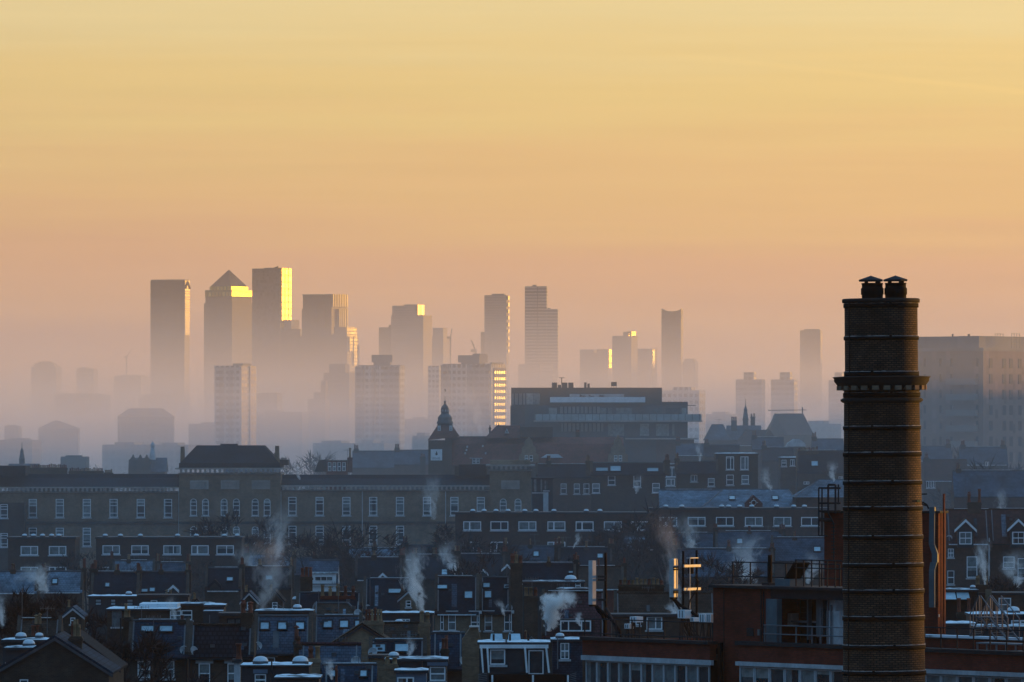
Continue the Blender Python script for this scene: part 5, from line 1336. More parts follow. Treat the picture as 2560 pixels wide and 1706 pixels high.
yb, zb = H.on_slope(1455); zt = Z(1434, 800+yb); a, b_ = H.x(779), H.x(840)
dm = MB().box(a, b_, yb-.4, yb+3.4, zb-.4, zt).build("dormer", MT["white"], H.root); MB().box(a-.15, b_+.15, yb-.6, yb+3.4, zt, zt+.14).build("dormer_roof", MT["frost"], dm)
for k in range(3): window(dm, a+(b_-a)*(.26+.24*k), yb-.405, zb+.35, .7, .5, "plain", "white")
H = nh(1536, 1790, 620, "brown tile house with a white dormer window, behind the roof railings")
H.slope(1487, 1535, "brick_red", "tile_brown", 38)
H = ext(1530, 1800, 606, "frosted lower roof with white casement behind the roof railings")
H.flat(1536, "brick_flat", 5, frost=False); H.win(1636, 1558, 40, 34, "two"); H.win(1588, 1552, 26, 22, "two")
pot_row("row of tall buff pots between the two masts", 1546, 1660, 1447, 1462, 640, 11, ("pot_buff", "pot_red", "pot_buff"))
H = ext(1740, 1800, 640, "small frosted roof with a white dome right of the lit mast")
H.flat(1516, "zinc", 4).dome(1737, 18, 1.0)
# ---- east of the stack
H = nh(2366, 2476, 760, "red-tiled gabled-dormer house beside the orange-lit tower", "dormer_house")
H.slope(1278, 1355, "brick_flat", "tile_red", 48, party=False).dormer(2413, 1298, 56, 1362, "four")
def rear(H, ws):
    for px, py, w, h, st in ws: H.win(px, py, w, h, st)
rear(H, ((2377,1383,14,22,"four"),(2430,1418,26,54,"sash"),(2377,1444,16,34,"sash")))
H.chim(2440, 1256, 34, 2, 1300, pm=("pot_red",), ph=1.2); H.aerial(2417, 1188, 4.5); H.pipe(2473, 1345, 1440)
H = nh(2476, 2600, 762, "red-tiled house whose white gable is cut by the east edge", "dormer_house")
H.slope(1277, 1355, "brick_flat", "tile_red", 48, party=False).dormer(2545, 1297, 56, 1362, "four")
rear(H, ((2522,1406,28,30,"sash"),(2556,1421,24,50,"sash")))
H.aerial(2524, 1236, 3)
H = ext(2362, 2444, 640, "flat house with frosted roof and sloping blue skylights, below the gabled pair")
H.flat(1473, "zinc", 5).dome(2433, 14, .6); 
for px in (2374, 2408): MB().add([(H.x(px-17),-1.3,H.z(1498)),(H.x(px+15),-1.3,H.z(1498)),(H.x(px+13),-.02,H.z(1481)),(H.x(px-17),-.02,H.z(1481))], [(0,1,2,3)]).build("skylight", MT["sky_pane"], H.root)
H.chim(2406, 1530, 34, 2, 1560, y=-2, pm=("pot_red",), ph=1.0)
H = ext(2440, 2580, 645, "plain brick rear wing with a buff chimney breast, below the gabled pair", )
H.flat(1482, "brick_flat", 5, frost=False); H.win(2512, 1512, 30, 34)
MB().box(H.x(2463), H.x(2478), -.5, -.01, 0, H.z(1474)).build("chimney_breast", MT["brick_yellow"], H.root)
H.chim(2456, 1462, 30, 2, 1490, y=1.0, pm=("pot_buff","pot_red"), ph=.7)
H = ext(2428, 2590, 540, "bright frosted flat roof with a large dome at the east edge")
H.flat(1534, "zinc", 6).dome(2538, 32, 2.0); H.win(2548, 1556, 40, 10, "two")
H = ext(2360, 2440, 520, "low frosted roof between the orange-lit tower and the roof ladders")
H.flat(1557, "zinc", 5)
H = ext(2440, 2600, 500, "lower frosted roof behind the access stairs at the east edge")
H.flat(1565, "zinc", 5, base=0)

# ---- the small things that gather on old roofs: a second loop over the near houses
_dish = MB().lathe([(.02, 0), (.16, .03), (.28, .09), (.33, .15), (.31, .15), (.26, .1), (.02, .03)], 12).mesh("satellite_dish", MT["white_old"])
_vent = MB().box(-.16, .16, -.12, .12, 0, .22).mesh("roof_vent", MT["lead"])
for H in [h for h in NEAR if h.run > .8 and hasattr(h, "tn")]:
    rg = random.Random(int(H.l*5+H.d))
    for k in range(rg.choice((1, 2, 3))):
        fr = rg.uniform(.2, .85); xx = rg.uniform(-.8, .8)*H.hw
        link("roof_vent", _vent, H.root, (xx, H.run*fr, H.ze+H.run*fr*H.tn+.1))
    if rg.random() < .6: link("satellite_dish", _dish, H.root, (rg.choice((-.85, .85))*H.hw, H.run*.2-.2, H.ze+.35), (R(70), 0, R(rg.uniform(-20, 40))))
    b = MB(); xx = rg.uniform(-.6, .6)*H.hw; n = Vector((0, -math.sin(H.pitch), math.cos(H.pitch)))*.145
    w = rg.uniform(.15, .5); y0, y1 = H.run*rg.uniform(.05, .2), H.run*rg.uniform(.35, .9)
    b.add([Vector((xx, y0, H.ze+y0*H.tn))+n, Vector((xx+w, y0, H.ze+y0*H.tn))+n, Vector((xx+w, y1, H.ze+y1*H.tn))+n, Vector((xx, y1, H.ze+y1*H.tn))+n], [(0,1,2,3)])
    b.build("slate_repair", MT[rg.choice(("lead", "slate_grey", "slate_pale"))], H.root)
    for sx in (-1, 1):                                            # flashing against the party walls
        b = MB(); xx = sx*(H.hw-.30); w = .1
        b.add([Vector((xx-w/2, 0, H.ze))+n, Vector((xx+w/2, 0, H.ze))+n, Vector((xx+w/2, H.run, H.ze+H.run*H.tn))+n, Vector((xx-w/2, H.run, H.ze+H.run*H.tn))+n], [(0,1,2,3)]); b.build("flashing", MT["metal_grey"], H.root)
    if rg.random() < .7: H.aerial(H.cx+rg.uniform(-.8, .8)*(H.r-H.l)/2, (H.zr and HY-(H.zr-CZ)/(K*(H.d+H.run)))-rg.uniform(16, 42), 2.6, yagi=rg.random() < .75)
    H.pipe(H.l+rg.choice((4, H.r-H.l-4)), HY-(H.ze-CZ)/H.s+4, HY-(H.ze-CZ)/H.s+110, mat=rg.choice(("white_old", "metal_dark")))
# rear wings and yard walls between the rows
for i, (l, r, rg_, ev, d, wl, ro, lab) in enumerate((
 (476, 508, 1500, 1518, 640, "brick_stock", "slate_dark", "narrow brick rear wing left of the stepped dark flat roof"),
 (606, 640, 1482, 1500, 650, "brick_dark", "slate_grey", "narrow rear wing with frosted ridge under the ribbed slate house"),
 (668, 706, 1478, 1500, 700, "brick_flat", "slate_dark", "rear wing under the widest smoke drift"),
 (1000, 1042, 1478, 1496, 690, "brick_stock", "slate_dark", "rear wing touching the pale smoke's east side"),
 (1040, 1078, 1586, 1606, 520, "brick_stock", "tile_brown", "brown rear wing left of the blue lean-to"),
 (1308, 1350, 1600, 1618, 560, "brick_dark", "slate_dark", "shadowed rear wing behind the white-framed loft"),
 (1470, 1512, 1520, 1540, 640, "brick_flat", "tile_brown", "rear wing at the foot of the leaning mast"),
 (160, 204, 1520, 1538, 600, "brick_dark", "slate_grey", "rear wing among the bare garden trees in the west"),
 (2445, 2490, 1500, 1520, 700, "brick_flat", "slate_grey", "rear wing below the plain brick chimney breast, east"),
)):
    H = House("rear_wing", lab, l, r, d, "house", NR)
    H.gable((l+r)/2, rg_, ev, ev, wl, ro, 5, verge="white_old" if i % 2 else "lead"); H.win((l+r)/2, ev+14, 12, 16)
    H.chim(l+6, rg_-2, 12, 2, ev+8, y=3.5, pm=("pot_red", "pot_buff"), ph=.6)
# ---------------------------------------------------------------- red brick block in the foreground
A54 = R(54); OX, OY = (1456-1280)*K*313.7, 313.7
ux, uy, nx_, ny_ = math.cos(A54), -math.sin(A54), math.sin(A54), math.cos(A54)
def rb(px, yo=0.0):
    kx = (px-1280)*K
    X = (kx*(OY+yo*ny_)-OX-yo*nx_)/(ux-kx*uy)
    return X, OY+X*uy+yo*ny_
def rx(px, yo=0.0): return rb(px, yo)[0]
def rz(px, py, yo=0.0): return Z(py, rb(px, yo)[1])
RB = thing("office_building", "dark red-brick office block with a ribbon of white-framed windows, bottom right", "building", (OX, OY, 0), -A54)
BR = MT["brick_red"]
def rbx(name, mat, x0, x1, y0, y1, z0, z1, par=None): return MB().box(x0, x1, y0, y1, z0, z1).build(name, MT[mat] if isinstance(mat, str) else mat, par or RB)
zp = rz(1456, 1592); zb1 = rz(1456, 1638); zb0 = rz(1456, 1650)
xa, xb = 0.0, rx(1774)
rbx("wall", "brick_red", xa, xb, .0, .35, zb1, zp-.14); rbx("coping", "metal_dark", xa-.08, xb, -.1, .45, zp-.14, zp)
rbx("window_head", "white_old", xa+.1, xb+.3, -.16, -.01, zb0, zb1)
rbx("roof_deck", "felt", xa+.02, xb, .36, 14, zp-.8, zp-.55)
rbx("rear_parapet", "brick_red", xa, xb+4, 14.01, 14.3, 0, zp-.1); rbx("rear_coping", "frost", xa-.05, xb+4, 13.9, 14.4, zp-.1, zp)
rbx("inner_wall", "iron_black", xa+.05, xb, 1.2, 1.4, 0, zb1-.1)
rbx("side_wall", "brick_red", xa, xa+.3, .36, 14, 0, zp-.15)
rbx("sill_wall", "brick_red", xa, xb, 0, .35, 0, zb0-1.75)
def bays(x0, x1, ztop, h, n, first=None):
    w = (x1-x0)/n
    for k in range(n):
        window(RB, x0+w*(k+.5), .05, ztop-h/2, w-.02, h, "plain", "white_old")
bays(xa+.25, xb-.02, zb0-.01, 1.7, 11)
# pier and tower
xt0, xt1, xt2 = rx(1783, .6), rx(1926, .6), rx(2118, .6)
zt = rz(1783, 1462, .6)
rbx("downpipe_recess", "iron_black", xb+.002, xt0, .5, .7, 0, zp-.3)
MB().tube((xb+.35, .3, 0), (xb+.35, .3, zp-.05), .12, n=8).build("downpipe", MT["iron_black"], RB)
rbx("tower_wall", "brick_red", xt0, xt1, .6, 2.7, 0, zt-.12)
rbx("tower_coping", "metal_dark", xt0-.12, xt2, .42, 2.85, zt-.12, zt)
xr0 = rx(1845, 0)
rbx("tower_back", "brick_red", xt1+.01, xt2, 2.0, 2.69, 0, zt-.13)
rbx("lift_beam", "metal_dark", xt1+.01, xt2, .6, .9, zt-.5, zt-.125)
xc = rx(1949, .5)
rbx("steel_column", "blue_steel", xt1+.02, xc, .35, .62, zp-.6, zt-.52)
rbx("lintel", "stone", rx(1950,1.95), rx(2000,1.95), 1.85, 1.99, rz(1975,1494,1.95), rz(1975,1486,1.95))
for a, b_ in ((2001,2020),(2026,2044)): rbx("door", "iron_black", rx(a,1.95), rx(b_,1.95), 1.93, 1.99, zp-.5, rz(a,1500,1.95))
for a, b_, t0, t1 in ((2022,2025,1600,1490),(2045,2062,1592,1484)): rbx("steel_frame", "blue_steel", rx(a,1.4), rx(b_,1.4), 1.3, 1.5, rz(a,t0,1.4), rz(a,t1,1.4))
# pipes, conduits and boxes on the tower face
for px, r_ in ((1812, .018), (1905, .03), (1911, .022)):
    MB().tube((rx(px,.6), .55, 0 if px < 1850 else zp-.4), (rx(px,.6), .55, zt-.15), r_, n=6).build("conduit", MT["metal_dark"], RB)
rbx("junction_box", "metal_grey", rx(1898,.6), rx(1903,.6), .5, .59, zp+.3, zp+.55)
rbx("vent_grille", "metal_dark", rx(1868,.6), rx(1885,.6), .56, .59, zp+.25, zp+.6)
for k in range(9): rbx("ladder_rung", "metal_dark", rx(2003,1.9), rx(2018,1.9), 1.86, 1.89, zp-.3+k*.22, zp-.27+k*.22)
for px in (2002, 2018.5): MB().tube((rx(px,1.88), 1.85, zp-.5), (rx(px,1.88), 1.85, zt-.6), .02, n=5).build("ladder_stile", MT["metal_dark"], RB)
for px, top in ((2052, 1520), (2070, 1500), (2078, 1512)): MB().tube((rx(px,1.0), 1.0, zp-.5), (rx(px,1.0), 1.0, rz(px, top, 1.0)), .05, n=8).build("vent_pipe", MT["metal_grey"], RB)
rbx("pipe_tray", "metal_grey", rx(1952,1.6), rx(2045,1.6), 1.5, 1.7, zp+.85, zp+.93)
# right-hand block
zq = rz(1850, 1603.5); zc1 = rz(1850, 1654); zc0 = rz(1850, 1664); xe = rx(2640)
rbx("wall", "brick_red", xr0, xe, .0, .35, zc1, zq-.16); rbx("coping", "metal_dark", xr0-.1, xe, -.1, .45, zq-.16, zq)
rbx("window_head", "white_old", xr0+.02, xe, -.16, -.01, zc0, zc1)
rbx("roof_deck", "felt", xr0, xe, .36, .59, zq-.6, zq-.4); rbx("terrace_deck", "felt", xt1, xe, .6, 3.19, zq-.6, zq-.4); rbx("rear_deck", "felt", xt2+.01, xe, 3.2, 12, zq-.6, zq-.4)
for k in range(7):
    a = rx(2318+k*36, .9); rbx("frost_patch", "frost", a, a+random.uniform(.4, .85), .7, 3.0, zq-.39, zq-.345)
rbx("inner_wall", "iron_black", xr0, xe, 1.2, 1.4, 0, zc1-.1)
rbx("sill_wall", "brick_red", xr0, xe, 0, .35, 0, zc0-1.75)
rbx("rear_wall", "brick_red", xt2+.01, xe, 12.01, 12.3, 0, zq-.45)
bays(xr0+.1, xe, zc0-.01, 1.7, int((xe-xr0)/1.02))

RE = "equipment on the office block roof"
def rthing(name, label, cat, px, yo, z, grp=RE):
    X, d = rb(px, yo)
    p = Vector((OX+X*ux+yo*nx_, OY+X*uy+yo*ny_, z))
    return thing(name, label, cat, p, -A54, grp), X, d
def rail(label, pa, pb, yo, z0, h, n, mat="metal_dark", rails=(1.0, .5)):
    t_, Xa, _ = rthing("guard_rail", label, "railing", pa, yo, z0, None)
    L = rx(pb, yo)-Xa
    pm = MB()
    for k in range(n+1): pm = MB().tube((L*k/n, 0, 0), (L*k/n, 0, h), .032, n=6); pm.build("post", MT[mat], t_)
    for f in rails: MB().tube((0, -.05, h*f), (L, -.05, h*f), .026, n=6).build("rail", MT[mat], t_)
    return t_
rail("steel guard rail along the west roof edge below the masts", 1462, 1782, .6, zp-.5, 1.25, 8)
rail("steel guard rail on the narrow terrace under the lift recess", 1912, 2110, .2, zq-.02, .72, 5, "metal_grey")
rail("steel guard rail along the roof east of the brick stack", 2312, 2600, .3, zq-.02, .85, 7)
rail("long black guard rail on the tower top", 1832, 2100, 2.4, zt, .92, 6, rails=(1.0, .35))
rail("small black rail cage beside the hatch on the tower top", 1990, 2108, 1.2, zt, 1.1, 6, rails=(1.0, .7))
t_, X, dd = rthing("vent_mast", "tall black mast pipe on the tower top", "mast", 1925, 1.5, zt)
MB().tube((0,0,0), (0,0,76*K*dd), .09, n=8).build("pipe", MT["iron_black"], t_); MB().box(-.25,.25,-.25,.25,0,.12).build("base_plate", MT["metal_dark"], t_)
t_, X, dd = rthing("roof_hatch", "open roof hatch with tilted dark lid on the tower top", "hatch", 1975, 1.5, zt)
MB().box(-.5,.5,-.4,.4,0,.3).build("kerb", MT["blue_steel"], t_); MB().add([(.1,-.4,.3),(.2,-.4,.3),(.2,.4,.3),(.1,.4,.3),(.75,-.4,1.0),(.85,-.4,.97),(.85,.4,.97),(.75,.4,1.0)], [(0,1,2,3),(7,6,5,4),(0,4,5,1),(1,5,6,2),(2,6,7,3),(3,7,4,0)]).build("lid", MT["iron_black"], t_)
t_, X, dd = rthing("control_cabinet", "small pale control cabinet on the recess back wall", "cabinet", 1982, 1.8, rz(1982,1565,1.8))
w = 35*K*dd/ux*.55; MB().box(-w/2,w/2,-.3,.1,0,32*K*dd).build("case", MT["stone"], t_)
for q_ in (.15, .42): MB().box(-w/2+.05,-w/2+.12,-.34,-.301,q_,q_+.12).build("hinge", MT["iron_black"], t_)
t_, X, dd = rthing("air_duct_panel", "tall pale blue panel unit standing by the stack", "duct", 2092, 1.2, zq-.4)
MB().box(-.42,.42,-.2,.3,0,1.75).build("case", MT["white_old"], t_); MB().box(-.3,.1,-.15,.25,1.751,2.25).build("outlet", MT["white_old"], t_); MB().box(-.01,.01,-.215,-.2005,.05,1.7).build("seam", MT["metal_dark"], t_)

# antennas -----------------------------------------------------------
def cable(b, pts, r):
    for p, q_ in zip(pts, pts[1:]): b.tube(p, q_, r, n=6)
    return b
t_, X, dd = rthing("antenna_mast", "leaning-strut mast with one tall pale panel antenna, west end of the roof", "antenna", 1514, 1.5, zp-.55)
s = K*dd; zl = lambda py: Z(py, dd)-(zp-.55)
# the panel turns its narrow side to the sun
pa = thing("panel", None, None, (0,0,0)); pa.parent = t_; pa.rotation_euler = (0,0,A54-R(46)); pa.location = (-.40, -.3, 0)
MB().box(-.24,.0,-.12,.10,zl(1512),zl(1402)).build("housing", MT["white_old"], pa)
MB().box(-.23,-.01,-.11,.09,zl(1517),zl(1512)).build("end_cap", MT["iron_black"], pa)
MB().tube((0,0,zl(1590)), (0,0,zl(1382)), .055, n=8).build("pole", MT["iron_black"], t_)
for py in (1442, 1450, 1500): MB().box(-.42,.05,-.12,.0,zl(py)-.05,zl(py)+.05).build("bracket", MT["metal_dark"], t_)
b = MB(); cable(b, [(-.35,-.25,zl(1516)),(-.25,-.2,zl(1528)),(-.05,-.15,zl(1536)),(.08,-.1,zl(1555)),(.05,-.1,zl(1590))], .07); cable(b, [(-.3,-.25,zl(1516)),(.05,-.2,zl(1530)),(.5,0,zl(1552)),(1.0,0,zl(1575)),(1.2,0,0)], .06); b.build("cable", MT["iron_black"], t_)
b = MB(); b.tube((.05,0,zl(1520)), (1.45,0,0), .07, n=6); b.tube((.05,.3,zl(1545)), (1.3,.3,0), .05, n=6); b.build("strut", MT["metal_dark"], t_)
t_, X, dd = rthing("antenna_mast", "sunlit panel antenna on a two-pole frame of orange-lit crossbars", "antenna", 1708, 1.5, zp-.55)
s = K*dd; zl = lambda py: Z(py, dd)-(zp-.55)
pa = thing("panel", None, None, (0,0,0)); pa.parent = t_; pa.rotation_euler = (0,0,A54-R(30)); pa.location = (-.1,-.35,0)
MB().box(-.18,0,-.18,.22,zl(1493),zl(1397)).build("housing", MT["radome"], pa)
b = MB()
for py in (1418, 1424, 1478, 1482): b.box(.001,.03,-.19,.23,zl(py)-.03,zl(py)+.03)
b.build("strap", MT["iron_black"], pa); MB().box(-.17,-.01,-.17,.21,zl(1499),zl(1493)).build("end_cap", MT["iron_black"], pa)
fr = empty("mount_frame", (0,0,0)); fr.parent = t_; fr.rotation_euler = (0,0,A54-R(32))          # the frame stands edge-on, its long side to the sun
dx = 35*s/math.sin(R(32))
for yy, tp in ((0,1378),(dx,1377)): MB().tube((0,yy,zl(1560)), (0,yy,zl(tp)), .05, n=8).build("pole", MT["iron_black"], fr)
MB().tube((.05,dx*.42,zl(1550)), (.05,dx*.42,zl(1396)), .022, n=6).build("rod", MT["radome"], fr)
for py in (1415.5, 1473.5): MB().box(.055,.12,-.1,dx+.15,zl(py)-.055,zl(py)+.055).build("crossbar", MT["radome"], fr)
b = MB(); b.lathe([(.10,zl(1436)),(.12,zl(1434)),(.12,zl(1400)),(.10,zl(1397))], 12, -.06, dx*.66); b.build("radio_unit", MT["iron_black"], fr)
MB().box(-.15,.06,dx*.45,dx*1.05,zl(1397),zl(1395)).build("top_bracket", MT["radome"], fr)
b = MB(); cable(b, [(.0,dx*.66,zl(1436)),(.1,dx*.5,zl(1444)),(.0,dx*.72,zl(1455)),(.1,dx*.6,zl(1475)),(.05,dx*.3,zl(1500)),(.3,0,zl(1530)),(.6,0,zl(1590))], .028); cable(b, [(-.2,-.35,zl(1498)),(0,-.2,zl(1512)),(.5,-.1,zl(1525)),(1.2,0,zl(1545))], .07); cable(b, [(-.25,-.35,zl(1498)),(.1,-.3,zl(1518)),(.2,-.1,zl(1560)),(.5,0,zl(1590))], .05)
for k in range(5): cable(b, [(.1+.12*k,0,zl(1548)),(.05+.16*k,-.1,zl(1562)),(.2+.2*k,-.1,zl(1578)),(.35+.2*k,0,zl(1592))], .018)
b.build("cable", MT["iron_black"], t_)
for px, w_, top, bot, nm, lab in ((1710,24,1525,1546,"radio_cabinet","white radio box under the lit antenna mast"),(1737,12,1544,1554,"radio_cabinet","smallest white radio box between two larger ones"),(1762,20,1535,1557,"radio_cabinet","ribbed white radio box touching the brick tower's west wall"),(1778,16,1535,1557,"radio_cabinet","white radio box half hidden against the brick tower"),(1574,16,1560,1572,"junction_box","small pale junction box at the foot of the leaning strut"),(1590,22,1542,1556,"radio_cabinet","square pale box with dark grille behind the rail")):
    t_, X, dd = rthing(nm, lab, "box", px, 1.2, zp-.55); w = w_*K*dd/.8; z0, z1 = Z(bot, dd)-(zp-.55), Z(top, dd)-(zp-.55)
    MB().box(-w/2,w/2,-.15,.2,z0,z1).build("case", MT["white"], t_)
    for q_ in (.3, .68): MB().box(-w/2+w*q_-.02,-w/2+w*q_+.02,-.17,-.151,z0+.03,z1-.03).build("fin", MT["metal_grey"], t_)
    b = MB(); b.tube((-w/4,0,0), (-w/4,0,z0), .03); b.tube((w/4,.1,0), (w/4,.1,z0), .03)
    cable(b, [(0,-.05,z0),(.1,-.1,z0*.6),(.3,-.1,z0*.25),(.35,0,0)], .022); cable(b, [(-.1,-.05,z0),(-.2,-.1,z0*.5),(-.1,-.1,0)], .022)
    b.build("support", MT["metal_dark"], t_)
# access stairs on the east roof
t_, X, dd = rthing("access_stairs", "pair of crossing steel access ladders on the east roof", "stairs", 2470, 6.0, zq-.4)
s = K*dd; zl = lambda py: Z(py, dd)-(zq-.4)
def lad(pa, ya, pb, yb_):
    b = MB(); xa_, xb_ = rx(pa,6)-X, rx(pb,6)-X
    for o in (0, .6):
        b.tube((xa_,o,zl(ya)), (xb_,o,zl(yb_)), .035); b.tube((xa_,o,zl(ya)+.9), (xb_,o,zl(yb_)+.9), .025)
        for k in range(4): p = Vector((xa_+(xb_-xa_)*k/3,o,zl(ya)+(zl(yb_)-zl(ya))*k/3)); b.tube(p, p+Vector((0,0,.9)), .02)
    for k in range(10): f = k/9; b.box(xa_+(xb_-xa_)*f-.08,xa_+(xb_-xa_)*f+.08,.02,.58,zl(ya)+(zl(yb_)-zl(ya))*f-.01,zl(ya)+(zl(yb_)-zl(ya))*f+.01)
    b.build("flight", MT["metal_grey"], t_)
lad(2425,1592,2448,1545); lad(2452,1545,2492,1600); lad(2475,1545,2520,1600)
MB().box(rx(2436,6)-X,rx(2482,6)-X,0,.6,zl(1545),zl(1543)).build("landing", MT["metal_grey"], t_)
t_, X, dd = rthing("roof_walkway", "low steel walkway platform with legs on the east roof", "walkway", 2440, 3.4, zq-.4)
L = rx(2560,3.4)-X; MB().box(0,L,0,.7,.5,.56).build("deck", MT["metal_grey"], t_)
for k in range(6): MB().box(L*k/5-.03,L*k/5+.03,.05,.11,0,.5).build("leg", MT["metal_grey"], t_)

# brick service tower behind the stack ---------------------------------
t = Tower("service_tower", "narrow red-brick service tower with blue duct and orange-lit pipe behind the stack", "tower", 2065, 2346, 2368, 331, 20)
zz = t.z(1278)
MB().box(-t.w, 0, 0, t.dp, 0, zz-.1).build("wall", BR, t.root)
MB().box(-t.w-.1, .1, -.1, t.dp+.1, zz-.1, zz).build("coping", MT["metal_dark"], t.root)
MB().tube((.1, t.dp*.45, t.z(1585)), (.1, t.dp*.45, t.z(1235)), .055, n=8).build("pipe", pmat("copper_pipe", (.22,.05,.028), .7, .2, 3, spec=.15), t.root)
b = MB(); yy0, yy1 = -.2, -.05
def duct(pts, name="air_duct"):
    b = MB()
    for (l0, r0, p0), (l1, r1, p1) in zip(pts, pts[1:]):
        f = lambda px: t.fx(px)
        b.add([(f(l0),yy0,t.z(p0)),(f(r0),yy0,t.z(p0)),(f(r0),yy1,t.z(p0)),(f(l0),yy1,t.z(p0)),(f(l1),yy0,t.z(p1)),(f(r1),yy0,t.z(p1)),(f(r1),yy1,t.z(p1)),(f(l1),yy1,t.z(p1))], [(0,4,5,1),(1,5,6,2),(2,6,7,3),(3,7,4,0),(4,7,6,5),(0,1,2,3)])
    return b.build(name, MT["blue_steel"], t.root)
duct([(2327,2340,1268),(2325.5,2339,1360)]); duct([(2325.5,2339,1360.3),(2333,2347,1385),(2333,2347,1406)]); duct([(2329,2345,1406.3),(2326,2340,1425)]); duct([(2326,2340,1425.3),(2326,2340,1519)])
b = MB(); cable(b, [(t.fx(2305),-.3,zz+.1),(t.fx(2312),-.3,t.z(1256)),(t.fx(2322),-.3,t.z(1262)),(t.fx(2327),-.3,t.z(1272))], .04); cable(b, [(t.fx(2296),-.2,zz),(t.fx(2312),-.2,t.z(1262)),(t.fx(2324),-.2,t.z(1266))], .03); b.tube((t.fx(2304),-.2,t.z(1236)),(t.fx(2321),-.2,t.z(1235.5)),.03); b.tube((t.fx(2304),-.2,zz),(t.fx(2304),-.2,t.z(1236)),.02); b.build("cable", MT["iron_black"], t.root)
MB().box(t.fx(2342), t.fx(2349), -.1, -.003, t.z(1543), t.z(1536)).build("label_plate", MT["white_old"], t.root)
MB().box(t.fx(2340), t.fx(2350)-.05, -.16, -.003, t.z(1575), t.z(1520)).build("service_box", BR, t.root)
t2 = tag(empty("ladder_cage", t.root.matrix_basis @ Vector((0,0,0))), "steel ladder cage and landing on the service tower, west of the stack", "ladder"); t2.rotation_euler = t.root.rotation_euler
b = MB()
zt_, zm, zb_ = t.z(1213), t.z(1258), t.z(1341)
for px in (2058, 2066): b.tube((t.fx(px),-.4,zb_), (t.fx(px),-.4,t.z(1221)), .04)
for px in (2083, 2101): b.tube((t.fx(px),-.5,t.z(1285)), (t.fx(px),-.5,zt_), .05)
for py in (1221, 1259, 1279): b.tube((t.fx(2058),-.4,t.z(py)), (t.fx(2112),-.4,t.z(py)), .045)
b.tube((t.fx(2083),-.5,zt_), (t.fx(2101),-.5,zt_), .05); b.tube((t.fx(2058),-.4,zb_),(t.fx(2080),-.4,zb_),.03); b.tube((t.fx(2060),-.4,t.z(1300)),(t.fx(2086),-.2,t.z(1302)),.09); b.tube((t.fx(2105),-.3,t.z(1262)),(t.fx(2105),-.3,t.z(1212)),.04); b.tube((t.fx(2083),-.5,t.z(1285)),(t.fx(2095),-.4,t.z(1310)),.04); b.tube((t.fx(2095),-.4,t.z(1310)),(t.fx(2095),-.4,t.z(1400)),.03)
b.build("frame", MT["metal_dark"], t2)
for k in range(10): 
    zz_ = t.z(1392-k*9); MB().tube((t.fx(2089),-.4,zz_),(t.fx(2099),-.4,zz_),.02).build("rung", MT["metal_dark"], t2)

# ---------------------------------------------------------------- the brick stack
d = 285; s = K*d; PX = 2207
p = W(PX, HY, d); p.z = 0
CS = thing("chimney_stack", "tall round brick chimney stack with dark iron bands and twin cowled flues", "chimney", p)
CS.rotation_euler = (0, R(-.5), 0)
zc = lambda py: Z(py, d)
CS.location.x += math.tan(R(.5))*zc(1300)
def cylbrick(src, rad):
    m = src.copy(); m.name = "stack_brick_round"; t_ = m.node_tree
    br = next(n for n in t_.nodes if n.type == "TEX_BRICK")
    sp_ = next(n for n in t_.nodes if n.type == "SEPXYZ" and n.inputs[0].links and n.inputs[0].links[0].from_socket.name == "Object")
    cv = br.inputs["Vector"].links[0].from_node
    a = M2(t_, "MULTIPLY", M2(t_, "ARCTAN2", sp_.outputs[1], sp_.outputs[0]), rad)
    t_.links.new(a, cv.inputs[0])
    return m
CB = cylbrick(MT["brick_stack"], 1.5)
def rad(py): return (94.5 + (py-1000)*(103-94.5)/690)*s
b = MB(); b.lathe([(rad(2400), 0), (rad(1690), zc(1690)), (rad(1005), zc(1005)), (rad(990), zc(978))], 64); b.build("shaft", CB, CS)
b = MB(); b.lathe([(91.5*s, zc(942)), (91.3*s, zc(758))], 64); b.build("upper_shaft", CB, CS)
STN = pmat("sooted_stone", (.014,.013,.013), .9, .3, 1.2)
c = MB(); c.lathe([(94*s, zc(978)), (99*s, zc(975)), (108*s, zc(968)), (114*s, zc(960)), (119*s, zc(953)), (119*s, zc(947)), (122.5*s, zc(944)), (122.5*s, zc(942.5)), (92*s, zc(940.5))], 64); cn = c.build("cornice", STN, CS)
rg = random.Random(5)
for k in range(24):
    a = 2*math.pi*k/24+.07; m = MB(); m.box(-.13, .13, 0, .24, 0, .17); m.xf(Matrix.Rotation(a, 4, "Z") @ Matrix.Translation((0, 97*s, zc(975.5))))
    m.build("corbel", MT["brick_stock"], cn)
c = MB(); c.lathe([(97*s, zc(1007)), (103*s, zc(1003)), (103.5*s, zc(999)), (97*s, zc(995))], 64); c.build("string_ring", STN, CS)
c = MB(); c.lathe([(92*s, zc(758)), (97*s, zc(757.5)), (97.5*s, zc(749)), (94*s, zc(747)), (30*s, zc(746))], 64); c.build("cap_slab", STN, CS)
